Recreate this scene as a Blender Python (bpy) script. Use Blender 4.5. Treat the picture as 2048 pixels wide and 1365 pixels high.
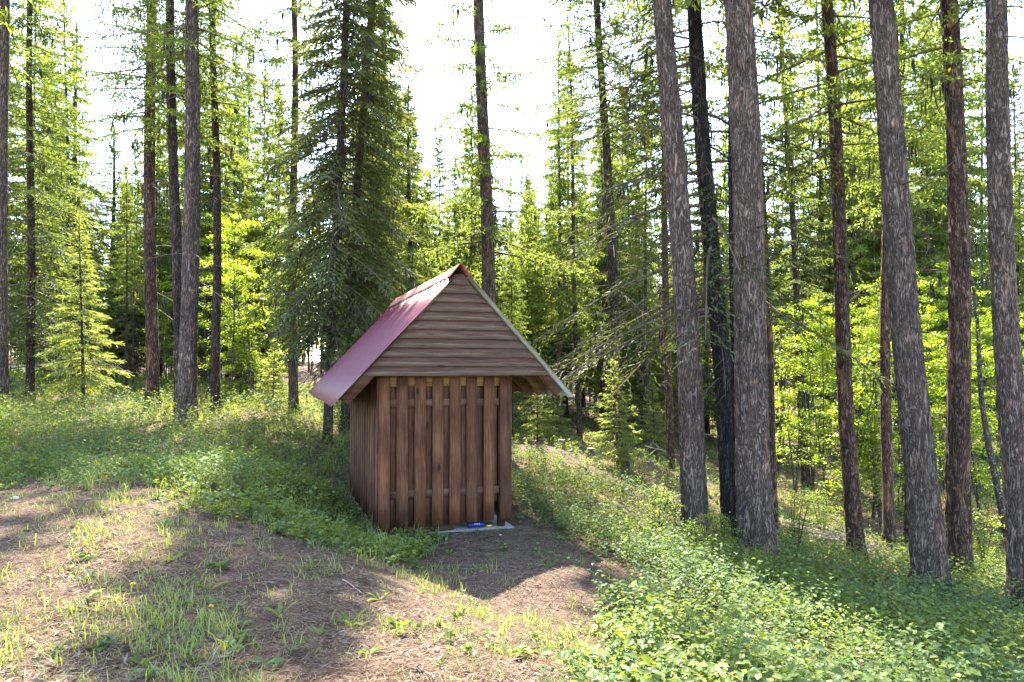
import bpy, math, random
import numpy as np
from mathutils import Vector, Matrix

random.seed(7)
RNG = np.random.default_rng(11)
scene = bpy.context.scene
for o in list(bpy.data.objects):
    bpy.data.objects.remove(o, do_unlink=True)
COL = scene.collection

# ------------------------------------------------------------------ camera
F = 1422.0                       # focal length in photo pixels (2048 wide)
CZ = 1.65
PITCH = math.atan((738 - 682.5) / F)
cam_d = bpy.data.cameras.new('camera')
cam = bpy.data.objects.new('camera', cam_d)
COL.objects.link(cam)
cam.location = (0, 0, CZ)
cam.rotation_euler = (math.pi / 2 + PITCH, 0, 0)
cam_d.sensor_width = 36
cam_d.lens = 36 * F / 2048
cam_d.clip_start = 0.05
cam_d.clip_end = 2000
scene.camera = cam

# ------------------------------------------------------------------ sky and sun
SUN_EL = math.radians(52.4)
SUN_AZ = math.radians(-9.0)      # from +Y towards +X
sun_dir = Vector((math.sin(SUN_AZ) * math.cos(SUN_EL), math.cos(SUN_AZ) * math.cos(SUN_EL), math.sin(SUN_EL)))
world = bpy.data.worlds.new('World')
scene.world = world
world.use_nodes = True
wn = world.node_tree.nodes
wl = world.node_tree.links
wn.clear()
sky = wn.new('ShaderNodeTexSky')
sky.sky_type = 'NISHITA'
sky.sun_disc = False
sky.sun_elevation = SUN_EL
sky.sun_rotation = SUN_AZ
sky.air_density = 1.0
sky.dust_density = 0.9
sky.ozone_density = 1.0
bg = wn.new('ShaderNodeBackground')
bg.inputs['Strength'].default_value = 0.15
wout = wn.new('ShaderNodeOutputWorld')
wl.new(sky.outputs[0], bg.inputs[0])
wl.new(bg.outputs[0], wout.inputs[0])
sun_d = bpy.data.lights.new('sun', 'SUN')
sun_d.energy = 4.3
sun_d.angle = math.radians(0.53)
sun_d.color = (1.0, 0.95, 0.86)
sun = bpy.data.objects.new('sun', sun_d)
COL.objects.link(sun)
sun.rotation_euler = sun_dir.to_track_quat('Z', 'Y').to_euler()
vs = scene.view_settings
vs.view_transform = 'Standard'
vs.look = 'None'
vs.exposure = 2.9
vs.gamma = 1.0
vs.use_curve_mapping = False
scene.render.engine = 'CYCLES'
cy = scene.cycles
cy.max_bounces = 8
cy.diffuse_bounces = 5
cy.glossy_bounces = 2
cy.transmission_bounces = 4
cy.transparent_max_bounces = 4
cy.use_denoising = True
cy.caustics_reflective = False
cy.caustics_refractive = False

# ------------------------------------------------------------------ helpers
def ray(px, py):
    cp, sp = math.cos(PITCH), math.sin(PITCH)
    a, b = (px - 1024) / F, (682.5 - py) / F
    return np.array([a, cp - b * sp, sp + b * cp])

def at(px, py, Y):
    """world point on the line of sight of a photo pixel at depth Y metres"""
    d = ray(px, py)
    return np.array([0, 0, CZ]) + d * (Y / d[1])

def mesh_np(name, verts, tris=None, quads=None, smooth=False):
    verts = np.asarray(verts, dtype=np.float32).reshape(-1, 3)
    idx, starts, totals, off = [], [], [], 0
    if quads is not None and len(quads):
        q = np.asarray(quads, dtype=np.int32).reshape(-1, 4)
        idx.append(q.ravel()); starts.append(np.arange(len(q)) * 4); totals.append(np.full(len(q), 4)); off = len(q) * 4
    if tris is not None and len(tris):
        t = np.asarray(tris, dtype=np.int32).reshape(-1, 3)
        idx.append(t.ravel()); starts.append(off + np.arange(len(t)) * 3); totals.append(np.full(len(t), 3))
    me = bpy.data.meshes.new(name)
    me.vertices.add(len(verts))
    me.vertices.foreach_set('co', verts.ravel())
    idx = np.concatenate(idx).astype(np.int32)
    starts = np.concatenate(starts).astype(np.int32)
    totals = np.concatenate(totals).astype(np.int32)
    me.loops.add(len(idx)); me.loops.foreach_set('vertex_index', idx)
    me.polygons.add(len(starts))
    me.polygons.foreach_set('loop_start', starts); me.polygons.foreach_set('loop_total', totals)
    if smooth:
        me.polygons.foreach_set('use_smooth', np.ones(len(starts), dtype=bool))
    me.update(calc_edges=True)
    me.validate()
    STAT['tris'] = STAT.get('tris', 0) + (0 if quads is None else 2 * len(quads)) + (0 if tris is None else len(tris))
    return me
STAT = {}

def link(name, data, mat=None, parent=None, loc=None, rot=None, scale=None):
    if mat is not None and data is not None and len(data.materials) == 0:
        data.materials.append(mat)
    o = bpy.data.objects.new(name, data)
    COL.objects.link(o)
    if parent is not None:
        o.parent = parent
    if loc is not None:
        o.location = loc
    if rot is not None:
        o.rotation_euler = rot
    if scale is not None:
        o.scale = scale if hasattr(scale, '__len__') else (scale,) * 3
    return o

def tag(o, label=None, cat=None, group=None, kind=None):
    if label: o['label'] = label
    if cat: o['category'] = cat
    if group: o['group'] = group
    if kind: o['kind'] = kind
    return o

class MB:
    """collects boxes, prisms and tubes into one mesh"""
    def __init__(s): s.v, s.q, s.t, s.n = [], [], [], 0
    def add(s, v, q=None, t=None):
        v = np.asarray(v, float).reshape(-1, 3)
        s.v.append(v)
        if q is not None and len(q): s.q.append(np.asarray(q).reshape(-1, 4) + s.n)
        if t is not None and len(t): s.t.append(np.asarray(t).reshape(-1, 3) + s.n)
        s.n += len(v)
    def box(s, x0, x1, y0, y1, z0, z1):
        s.add([(x0,y0,z0),(x1,y0,z0),(x1,y1,z0),(x0,y1,z0),(x0,y0,z1),(x1,y0,z1),(x1,y1,z1),(x0,y1,z1)],
              [(0,3,2,1),(4,5,6,7),(0,1,5,4),(1,2,6,5),(2,3,7,6),(3,0,4,7)])
    def prism(s, poly, y0, y1):
        """polygon in (x, z), counter-clockwise seen from -y, extruded y0..y1"""
        n = len(poly)
        v = [(x, y0, z) for x, z in poly] + [(x, y1, z) for x, z in poly]
        q = [(i, (i + 1) % n, n + (i + 1) % n, n + i) for i in range(n)]
        q = [(a, d, c, b) for a, b, c, d in q]
        t = []
        for i in range(1, n - 1):
            t.append((0, i, i + 1)); t.append((n, n + i + 1, n + i))
        s.add(v, q, t)
    def tube(s, pts, radii, sides=6, cap=True):
        pts = np.asarray(pts, float)
        k = len(pts)
        tan = np.gradient(pts, axis=0)
        tan /= np.linalg.norm(tan, axis=1)[:, None] + 1e-9
        ref = np.array([0, 0, 1.0]) if abs(tan[0][2]) < 0.8 else np.array([1.0, 0, 0])
        a = np.cross(tan, ref); a /= np.linalg.norm(a, axis=1)[:, None] + 1e-9
        b = np.cross(tan, a)
        th = np.linspace(0, 2 * np.pi, sides, endpoint=False)
        r = np.broadcast_to(np.asarray(radii, float), (k,))
        ring = pts[:, None, :] + r[:, None, None] * (np.cos(th)[None, :, None] * a[:, None, :] + np.sin(th)[None, :, None] * b[:, None, :])
        q = []
        for i in range(k - 1):
            for j in range(sides):
                j2 = (j + 1) % sides
                q.append((i * sides + j, i * sides + j2, (i + 1) * sides + j2, (i + 1) * sides + j))
        t = []
        v = ring.reshape(-1, 3)
        if cap:
            c0, c1 = len(v), len(v) + 1
            v = np.vstack([v, pts[0], pts[-1]])
            for j in range(sides):
                t.append((c0, (j + 1) % sides, j)); t.append((c1, (k - 1) * sides + j, (k - 1) * sides + (j + 1) % sides))
        s.add(v, q, t)
    def mesh(s, name, smooth=False):
        return mesh_np(name, np.vstack(s.v), np.vstack(s.t) if s.t else None, np.vstack(s.q) if s.q else None, smooth)

def norm(a): return a / (np.linalg.norm(a, axis=-1, keepdims=True) + 1e-9)

def leaves_mesh(name, c, d, n, L, W, fold=0.25, shape='diamond'):
    """leaf blades: base c, direction d, approximate normal n, length L, width W (arrays)"""
    c = np.asarray(c, float); d = norm(np.asarray(d, float))
    s = norm(np.cross(d, n)); n2 = np.cross(s, d)
    L = np.broadcast_to(L, (len(c),))[:, None]; W = np.broadcast_to(W, (len(c),))[:, None]
    m = len(c)
    i = np.arange(m)[:, None]
    if shape == 'diamond':
        v = np.stack([c, c + d * L * .45 + s * W * .5 + n2 * W * fold, c + d * L, c + d * L * .45 - s * W * .5 + n2 * W * fold], 1).reshape(-1, 3)
        t = np.concatenate([i * 4 + np.array([[0, 1, 2]]), i * 4 + np.array([[0, 2, 3]])])
        return mesh_np(name, v, t)
    if shape == 'oval':
        up = n2 * W * fold
        v = np.stack([c, c + d * L * .28 + s * W * .46 + up, c + d * L * .68 + s * W * .42 + up * .9, c + d * L - n2 * L * .12,
                      c + d * L * .68 - s * W * .42 + up * .9, c + d * L * .28 - s * W * .46 + up, c + d * L * .5], 1).reshape(-1, 3)
        T = np.array([[0, 1, 6], [1, 2, 6], [2, 3, 6], [3, 4, 6], [4, 5, 6], [5, 0, 6]])
        t = (i[:, :, None] * 7 + T[None]).reshape(-1, 3)
        return mesh_np(name, v, t)
    # 'blade': bent grass blade of two segments
    mid = c + d * L * .55
    tip = c + d * L + n2 * L * fold
    v = np.stack([c - s * W * .5, c + s * W * .5, mid + s * W * .4, mid - s * W * .4, tip], 1).reshape(-1, 3)
    q = i * 5 + np.array([[0, 1, 2, 3]])
    t = i * 5 + np.array([[3, 2, 4]])
    return mesh_np(name, v, t, q)

def sstep(a, b, x):
    t = np.clip((x - a) / (b - a + 1e-9), 0, 1)
    return t * t * (3 - 2 * t)

def vnoise(x, y, seed=0):
    """cheap smooth noise in 0..1"""
    s = seed * 1.7
    return .5 + .5 * (np.sin(x * 1.31 + y * .73 + s) * .4 + np.sin(-x * .57 + y * 1.93 + 2.1 * s) * .3 + np.sin(x * 2.83 + y * 2.11 + .6 * s) * .2 + np.sin(x * 4.3 - y * 3.7 + s) * .1)

# ------------------------------------------------------------------ materials
def new_mat(name):
    m = bpy.data.materials.new(name)
    m.use_nodes = True
    nt = m.node_tree
    nt.nodes.clear()
    return m, nt.nodes, nt.links

def nd(nodes, kind, **kw):
    n = nodes.new(kind)
    for k, v in kw.items():
        if k in n.inputs.keys() if hasattr(n.inputs, 'keys') else False:
            n.inputs[k].default_value = v
        else:
            setattr(n, k, v)
    return n

def ramp(nodes, stops, interp='LINEAR'):
    r = nodes.new('ShaderNodeValToRGB')
    r.color_ramp.interpolation = interp
    el = r.color_ramp.elements
    while len(el) < len(stops): el.new(0.5)
    for e, (p, c) in zip(el, stops):
        e.position = p
        e.color = (*c, 1) if len(c) == 3 else c
    return r

def coords(nodes, links, scale=(1, 1, 1), rand=True):
    tc = nodes.new('ShaderNodeTexCoord')
    mp = nodes.new('ShaderNodeMapping')
    mp.inputs['Scale'].default_value = scale
    if rand:
        oi = nodes.new('ShaderNodeObjectInfo')
        mu = nodes.new('ShaderNodeMath'); mu.operation = 'MULTIPLY'; mu.inputs[1].default_value = 37.0
        links.new(oi.outputs['Random'], mu.inputs[0])
        ad = nodes.new('ShaderNodeVectorMath'); ad.operation = 'ADD'
        links.new(tc.outputs['Object'], ad.inputs[0]); links.new(mu.outputs[0], ad.inputs[1])
        links.new(ad.outputs[0], mp.inputs['Vector'])
    else:
        links.new(tc.outputs['Object'], mp.inputs['Vector'])
    return mp.outputs[0], tc

def noise(nodes, links, vec, scale, detail=4, rough=.6, dist=0.0):
    n = nodes.new('ShaderNodeTexNoise')
    n.inputs['Scale'].default_value = scale
    n.inputs['Detail'].default_value = detail
    n.inputs['Roughness'].default_value = rough
    n.inputs['Distortion'].default_value = dist
    links.new(vec, n.inputs['Vector'])
    return n.outputs['Fac']

def mixc(nodes, links, fac, a, b, mode='MIX'):
    m = nodes.new('ShaderNodeMix'); m.data_type = 'RGBA'; m.blend_type = mode
    if isinstance(fac, (int, float)): m.inputs[0].default_value = fac
    else: links.new(fac, m.inputs[0])
    for i, v in ((6, a), (7, b)):
        if isinstance(v, tuple): m.inputs[i].default_value = (*v, 1)
        else: links.new(v, m.inputs[i])
    return m.outputs[2]

def math_(nodes, links, op, a, b=None, clamp=False):
    m = nodes.new('ShaderNodeMath'); m.operation = op; m.use_clamp = clamp
    for i, v in ((0, a), (1, b)):
        if v is None: continue
        if isinstance(v, (int, float)): m.inputs[i].default_value = v
        else: links.new(v, m.inputs[i])
    return m.outputs[0]

def finish(m, nodes, links, color, rough=.8, bump=None, bstr=.3, bdist=.01, spec=.3, metallic=0.0):
    p = nodes.new('ShaderNodeBsdfPrincipled')
    if isinstance(color, tuple): p.inputs['Base Color'].default_value = (*color, 1)
    else: links.new(color, p.inputs['Base Color'])
    if isinstance(rough, (int, float)): p.inputs['Roughness'].default_value = rough
    else: links.new(rough, p.inputs['Roughness'])
    p.inputs['Specular IOR Level'].default_value = spec
    p.inputs['Metallic'].default_value = metallic
    if bump is not None:
        b = nodes.new('ShaderNodeBump'); b.inputs['Strength'].default_value = bstr; b.inputs['Distance'].default_value = bdist
        links.new(bump, b.inputs['Height']); links.new(b.outputs[0], p.inputs['Normal'])
    o = nodes.new('ShaderNodeOutputMaterial')
    links.new(p.outputs[0], o.inputs[0])
    return m

def bark_mat(name, dark, light, patch, patch_amt=.62, zs=4.5, sc=17):
    """fissured bark: long vertical ridges, plates of uneven tone, torn patches"""
    m, n, l = new_mat(name)
    v, tc = coords(n, l, (1, 1, 1))
    mp = n.new('ShaderNodeMapping'); mp.inputs['Scale'].default_value = (1, 1, 1 / zs); l.new(v, mp.inputs['Vector'])
    def ridged(scale, dist):
        f = noise(n, l, mp.outputs[0], scale, 3, .6, dist)
        return math_(n, l, 'MULTIPLY', math_(n, l, 'ABSOLUTE', math_(n, l, 'SUBTRACT', f, .5)), 5.0, True)
    r1 = ridged(sc, 1.2); r2 = ridged(sc * 2.3, .8)
    fine = noise(n, l, v, 90, 4, .7)
    h = math_(n, l, 'ADD', math_(n, l, 'ADD', math_(n, l, 'MULTIPLY', r1, .58), math_(n, l, 'MULTIPLY', r2, .24)), math_(n, l, 'MULTIPLY', fine, .26))
    mid = tuple(a_ * .45 + b_ * .55 for a_, b_ in zip(dark, light))
    r = ramp(n, [(.22, tuple(c * .35 for c in dark)), (.46, dark), (.62, mid), (.78, light), (.98, tuple(min(1, c * 1.2) for c in light))])
    l.new(h, r.inputs[0])
    mpb = n.new('ShaderNodeMapping'); mpb.inputs['Scale'].default_value = (1, 1, .35); l.new(v, mpb.inputs['Vector'])
    big = noise(n, l, mpb.outputs[0], 5.5, 4, .65)
    pr = ramp(n, [(patch_amt, (0, 0, 0)), (patch_amt + .06, (1, 1, 1))]); l.new(big, pr.inputs[0])
    pf = math_(n, l, 'MULTIPLY', pr.outputs[0], math_(n, l, 'MULTIPLY', h, 1.1, True))
    c = mixc(n, l, pf, r.outputs[0], patch)
    tone = noise(n, l, v, 2.2, 3)
    tr = ramp(n, [(.3, (.70, .70, .73)), (.7, (1.22, 1.17, 1.1))]); l.new(tone, tr.inputs[0])
    c = mixc(n, l, 1.0, c, tr.outputs[0], 'MULTIPLY')
    return finish(m, n, l, c, .9, h, 1.0, .05, .15)

def leaf_mat(name, c_dark, c_light, trans_tint, trans=.45, gloss=.0, rough=.45, vary=.5, nscale=1.2):
    m, n, l = new_mat(name)
    tc = n.new('ShaderNodeTexCoord')
    oi = n.new('ShaderNodeObjectInfo')
    geo = n.new('ShaderNodeNewGeometry')
    f = noise(n, l, tc.outputs['Object'], nscale, 2, .6)
    f2 = math_(n, l, 'ADD', math_(n, l, 'MULTIPLY', f, .7), math_(n, l, 'MULTIPLY', geo.outputs['Random Per Island'], vary), )
    f3 = math_(n, l, 'ADD', f2, math_(n, l, 'MULTIPLY', math_(n, l, 'SUBTRACT', oi.outputs['Random'], .5), .3))
    r = ramp(n, [(.2, c_dark), (.85, c_light)]); l.new(f3, r.inputs[0])
    df = n.new('ShaderNodeBsdfDiffuse'); l.new(r.outputs[0], df.inputs[0])
    tr = n.new('ShaderNodeBsdfTranslucent')
    tcol = mixc(n, l, 1.0, r.outputs[0], trans_tint, 'MULTIPLY'); l.new(tcol, tr.inputs[0])
    mx = n.new('ShaderNodeMixShader'); mx.inputs[0].default_value = trans
    l.new(df.outputs[0], mx.inputs[1]); l.new(tr.outputs[0], mx.inputs[2])
    out = n.new('ShaderNodeOutputMaterial')
    last = mx.outputs[0]
    if gloss > 0:
        g = n.new('ShaderNodeBsdfGlossy'); g.inputs['Roughness'].default_value = rough; g.inputs[0].default_value = (1, 1, 1, 1)
        m2 = n.new('ShaderNodeMixShader'); m2.inputs[0].default_value = gloss
        l.new(last, m2.inputs[1]); l.new(g.outputs[0], m2.inputs[2]); last = m2.outputs[0]
    l.new(last, out.inputs[0])
    return m

M = {}
M['bark_grey'] = bark_mat('bark_grey', (.165, .118, .094), (.37, .285, .238), (.46, .25, .155), .62)
M['bark_dark'] = bark_mat('bark_dark', (.042, .036, .034), (.125, .107, .10), (.16, .115, .09), .7)
M['bark_red'] = bark_mat('bark_red', (.125, .078, .057), (.32, .22, .165), (.46, .25, .135), .57)
M['bark_far'] = bark_mat('bark_far', (.085, .063, .050), (.25, .19, .148), (.29, .17, .105), .66, 4, 18)
M['bark_pale'] = bark_mat('bark_pale', (.14, .12, .10), (.44, .40, .34), (.3, .2, .13), .7, 1.2, 14)
M['twig'] = finish(*new_mat('twig'), (.13, .095, .072), .9)
M['lichen'] = finish(*new_mat('lichen'), (.045, .036, .03), .95)
M['spruce'] = leaf_mat('spruce', (.040, .048, .021), (.125, .138, .048), (1.7, 1.7, .75), .38, .02, .5)
M['fir'] = leaf_mat('fir', (.052, .070, .023), (.18, .207, .058), (1.6, 1.65, .65), .45, .02, .5)
M['larch'] = leaf_mat('larch', (.066, .088, .026), (.205, .240, .062), (1.6, 1.65, .65), .5, .015, .5)
M['maple'] = leaf_mat('maple', (.090, .140, .016), (.27, .335, .035), (1.8, 1.75, .4), .55, .03, .35, .5)
M['herb'] = leaf_mat('herb', (.046, .074, .023), (.168, .210, .055), (1.75, 1.65, .42), .42, .008, .4, .65)
M['grass'] = leaf_mat('grass', (.075, .108, .030), (.28, .32, .09), (1.6, 1.5, .5), .45, .02, .45, .6)
M['herb_round'] = leaf_mat('herb_round', (.038, .066, .028), (.120, .168, .062), (1.6, 1.6, .6), .36, .01, .4, .6, 2.5)
M['young_fir'] = leaf_mat('young_fir', (.085, .115, .032), (.27, .31, .085), (1.6, 1.55, .6), .48, .02, .5)  # light young green, brightened further to stand in for sun the crowns block
M['dry'] = leaf_mat('dry', (.10, .062, .038), (.30, .21, .135), (1.2, 1.1, .9), .2, .0, .5, .6)

def stick_mat(name, a, b):
    m, n, l = new_mat(name)
    v, tc = coords(n, l)
    f = noise(n, l, v, 9, 4)
    r = ramp(n, [(.3, a), (.7, b)]); l.new(f, r.inputs[0])
    return finish(m, n, l, r.outputs[0], .85, f, .4, .01)
M['stick'] = stick_mat('stick', (.16, .12, .095), (.42, .34, .28))
M['stump'] = stick_mat('stump', (.06, .045, .035), (.22, .17, .13))

def wood_mat(name, axis, dark, mid, light, rough=.75):
    """stained board: grain along the local axis, knots, faint wear"""
    m, n, l = new_mat(name)
    s = [26, 26, 26]; s[axis] = 1.1
    v, tc = coords(n, l, (1, 1, 1))
    mp = n.new('ShaderNodeMapping'); mp.inputs['Scale'].default_value = s; l.new(v, mp.inputs['Vector'])
    g = noise(n, l, mp.outputs[0], 2.2, 6, .7, .8)
    s2 = [5, 5, 5]; s2[axis] = 1.6
    mp2 = n.new('ShaderNodeMapping'); mp2.inputs['Scale'].default_value = s2; l.new(v, mp2.inputs['Vector'])
    vo = n.new('ShaderNodeTexVoronoi'); vo.inputs['Scale'].default_value = 1.05; l.new(mp2.outputs[0], vo.inputs['Vector'])
    kn = ramp(n, [(.06, (0, 0, 0)), (.13, (1, 1, 1))]); l.new(vo.outputs['Distance'], kn.inputs[0])
    b = noise(n, l, v, 2.2, 3, .6)
    f = math_(n, l, 'ADD', math_(n, l, 'MULTIPLY', g, .75), math_(n, l, 'MULTIPLY', b, .45))
    r = ramp(n, [(.44, dark), (.60, mid), (.78, light)]); l.new(f, r.inputs[0])
    c = mixc(n, l, kn.outputs[0], tuple(x * .35 for x in dark), r.outputs[0])
    oi = n.new('ShaderNodeObjectInfo')
    vr = ramp(n, [(0, (.78, .78, .8)), (1, (1.22, 1.16, 1.1))]); l.new(oi.outputs['Random'], vr.inputs[0])
    c = mixc(n, l, 1.0, c, vr.outputs[0], 'MULTIPLY')
    return finish(m, n, l, c, rough, g, .35, .006, .25)
M['board'] = wood_mat('board', 2, (.034, .0125, .0055), (.094, .037, .0165), (.18, .083, .041))
M['board_shaded'] = wood_mat('board_shaded', 2, (.030, .0115, .0055), (.082, .033, .0155), (.155, .073, .038))  # same brown as the outer boards, darkened to paint in the recess shade
M['rail'] = wood_mat('rail', 0, (.038, .018, .011), (.088, .043, .026), (.15, .082, .052))
M['fresh'] = wood_mat('fresh', 0, (.13, .062, .023), (.24, .125, .050), (.34, .19, .085))
M['rafter'] = wood_mat('rafter', 0, (.10, .050, .028), (.21, .115, .065), (.30, .18, .11))

def siding_mat():
    """lapped board: red-brown upper edge, greyed lower part with an uneven border"""
    m, n, l = new_mat('siding')
    v, tc = coords(n, l)
    mp = n.new('ShaderNodeMapping'); mp.inputs['Scale'].default_value = (1.2, 26, 26); l.new(v, mp.inputs['Vector'])
    g = noise(n, l, mp.outputs[0], 2.0, 6, .7, .8)
    r1 = ramp(n, [(.38, (.040, .016, .0085)), (.55, (.090, .039, .022)), (.75, (.15, .075, .046))]); l.new(g, r1.inputs[0])
    r2 = ramp(n, [(.36, (.072, .044, .029)), (.55, (.145, .097, .068)), (.75, (.235, .172, .130))]); l.new(g, r2.inputs[0])
    sx = n.new('ShaderNodeSeparateXYZ'); l.new(tc.outputs['Object'], sx.inputs[0])
    mpb = n.new('ShaderNodeMapping'); mpb.inputs['Scale'].default_value = (3.2, 1, 14); l.new(v, mpb.inputs['Vector'])
    w = noise(n, l, mpb.outputs[0], 1.0, 4, .6)
    e = math_(n, l, 'ADD', math_(n, l, 'MULTIPLY', sx.outputs['Z'], 10.5), math_(n, l, 'MULTIPLY', w, .75))
    er = ramp(n, [(.86, (1, 1, 1)), (1.0, (0, 0, 0))]); l.new(math_(n, l, 'MULTIPLY', e, .95), er.inputs[0])
    c = mixc(n, l, er.outputs[0], r1.outputs[0], r2.outputs[0])
    mp2 = n.new('ShaderNodeMapping'); mp2.inputs['Scale'].default_value = (2.0, 6, 9); l.new(v, mp2.inputs['Vector'])
    vo = n.new('ShaderNodeTexVoronoi'); vo.inputs['Scale'].default_value = 1.0; l.new(mp2.outputs[0], vo.inputs['Vector'])
    kn = ramp(n, [(.06, (0, 0, 0)), (.14, (1, 1, 1))]); l.new(vo.outputs['Distance'], kn.inputs[0])
    c = mixc(n, l, kn.outputs[0], (.045, .026, .02), c)
    return finish(m, n, l, c, .7, g, .35, .006, .3)
M['siding'] = siding_mat()

def metal_mat():
    m, n, l = new_mat('roof_metal')
    v, tc = coords(n, l, (1, 1, 1), False)
    f = noise(n, l, v, 5, 5, .6)
    r = ramp(n, [(.3, (.098, .010, .020)), (.7, (.135, .015, .030))]); l.new(f, r.inputs[0])
    rr = ramp(n, [(.3, (.42, .42, .42)), (.7, (.46, .46, .46))]); l.new(f, rr.inputs[0])
    geo = n.new('ShaderNodeNewGeometry')
    return finish(m, n, l, r.outputs[0], rr.outputs[0], None, .05, .004, .4, .0)
M['roof_metal'] = metal_mat()
M['roof_under'] = stick_mat('roof_under', (.38, .35, .26), (.52, .48, .36))
M['cap_metal'] = stick_mat('cap_metal', (.30, .10, .07), (.42, .17, .11))

def concrete_mat():
    m, n, l = new_mat('concrete')
    v, tc = coords(n, l)
    f = noise(n, l, v, 14, 6, .7)
    r = ramp(n, [(.3, (.10, .088, .078)), (.7, (.30, .28, .26))]); l.new(f, r.inputs[0])
    return finish(m, n, l, r.outputs[0], .9, f, .6, .01)
M['concrete'] = concrete_mat()
M['red_paint'] = stick_mat('red_paint', (.10, .02, .018), (.17, .035, .03))
M['blue_plastic'] = finish(*new_mat('blue_plastic'), (.012, .02, .17), .35, spec=.4)
M['white_print'] = finish(*new_mat('white_print'), (.75, .75, .72), .6)
M['yellow_print'] = finish(*new_mat('yellow_print'), (.65, .45, .06), .5)
M['black_plastic'] = finish(*new_mat('black_plastic'), (.02, .02, .02), .5)
M['petal'] = finish(*new_mat('petal'), (.80, .55, .01), .6)
M['rock'] = stick_mat('rock', (.30, .29, .28), (.62, .61, .60))
M['cone'] = stick_mat('cone', (.035, .025, .02), (.12, .08, .055))

# ------------------------------------------------------------------ terrain
PHI = math.radians(19)
P0 = at(757, 1068, 9.3)                       # front corner of the shed, on its slab
SU = np.array([math.cos(PHI), math.sin(PHI)]); SV = np.array([-math.sin(PHI), math.cos(PHI)])
ctrl = [at(*a) for a in [
    (374, 848, 16.6), (305, 822, 20.5), (432, 832, 20), (3, 817, 19), (0, 950, 10.5), (0, 1365, 3.75), (300, 955, 10.0), (200, 770, 30),
    (620, 965, 10.6), (655, 890, 16), (690, 865, 18), (588, 830, 21), (550, 1050, 7.6), (700, 1150, 6.2), (300, 1150, 5.7), (512, 1365, 3.75),
    (1024, 1365, 3.85), (850, 1185, 6.7), (1000, 1205, 6.6), (1250, 1365, 4.4), (1200, 1115, 8.6), (1120, 1150, 7.5), (1180, 1000, 13), (1250, 1000, 14.2),
    (1100, 905, 21), (1243, 935, 19), (1340, 945, 20), (1158, 881, 28), (1395, 1130, 11.5), (1515, 1145, 11), (1862, 1198, 10.5), (1922, 1178, 12),
    (2048, 1242, 10), (1714, 1132, 14), (1613, 977, 24), (1778, 1100, 16), (1500, 1365, 5.4), (2048, 1365, 6.3), (1700, 1255, 8.2), (1990, 1000, 22),
    (1600, 850, 52), (1950, 870, 45), (1300, 830, 45), (900, 800, 50), (600, 780, 55), (300, 755, 60), (50, 745, 60)]]
for u, v in [(-.3, -.3), (1.0, -.4), (2.1, -.2), (-.3, 1.6), (2.1, 1.6), (-.3, 3.4), (2.1, 3.4), (.9, 4.8), (1, -1.5)]:
    q = P0[:2] + SU * u + SV * v
    ctrl.append(np.array([q[0], q[1], P0[2] - .05]))
for q in [(-3, 0, .02), (0, -1, 0), (3.5, 1.5, -.55), (-60, 100, 2.6), (0, 110, .4), (70, 110, -1.0), (-200, 350, 6), (0, 400, 3), (200, 350, 2), (-200, -30, 2),
          (200, -30, -8), (-60, -20, 1), (60, -20, -4), (-40, 20, 1.2), (40, 25, -3.5), (-220, 60, 4), (220, 60, -4)]:
    ctrl.append(np.array(q, float))
ctrl = np.array(ctrl)

def _k(r2): return np.where(r2 > 1e-9, .5 * r2 * np.log(np.maximum(r2, 1e-9)), 0)
def _tps_fit(c, lam):
    n = len(c); S = 10.0
    X = c[:, :2] / S
    K = _k(((X[:, None] - X[None]) ** 2).sum(-1)) + lam * np.eye(n)
    Pm = np.hstack([np.ones((n, 1)), X])
    A = np.block([[K, Pm], [Pm.T, np.zeros((3, 3))]])
    return np.linalg.solve(A, np.concatenate([c[:, 2], np.zeros(3)])), X, S
_TW, _TX, _TS = _tps_fit(ctrl, .002)
def gz(x, y):
    x = np.atleast_1d(np.asarray(x, float)); y = np.atleast_1d(np.asarray(y, float))
    sh = x.shape
    q = np.stack([np.clip(x.ravel(), -230, 230), np.clip(y.ravel(), -40, 420)], 1) / _TS
    out = np.empty(len(q))
    for i in range(0, len(q), 40000):
        s = q[i:i + 40000]
        out[i:i + 40000] = _k(((s[:, None] - _TX[None]) ** 2).sum(-1)) @ _TW[:len(_TX)] + _TW[-3] + s @ _TW[-2:]
    out = out.reshape(sh)
    dx, dy = x - P0[0], y - P0[1]
    u, v = dx * SU[0] + dy * SU[1], dx * SV[0] + dy * SV[1]
    flat = sstep(-.5, .0, u) * sstep(2.5, 1.9, u) * sstep(-.5, -.1, v) * sstep(3.9, 3.3, v)
    bump = (vnoise(x * 2.1, y * 2.1, 1) - .5) * .05 + (vnoise(x * 6.3, y * 6.3, 2) - .5) * .02 + (vnoise(x * .5, y * .5, 3) - .5) * .12 * sstep(9, 16, y)
    # two low mounds of turned earth in the clearing
    for mx, my, r, h in MOUNDS:
        bump = bump + h * np.exp(-(((x - mx) / r) ** 2 + ((y - my) / (r * .6)) ** 2))
    return out * (1 - flat) + (P0[2] - .050) * flat + bump * (1 - flat)
MOUNDS = [(*at(*q)[:2], .55, .10) for q in ((374, 848, 16.6), (1395, 1130, 11.5), (1515, 1145, 11), (1862, 1198, 10.5), (1922, 1178, 12), (2048, 1242, 10), (1714, 1132, 14))] + [(*at(1085, 900, 20.5)[:2], .9, .28), (*at(1325, 935, 19.0)[:2], .55, .22)]
def g1(x, y): return float(gz(x, y)[0])

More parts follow.
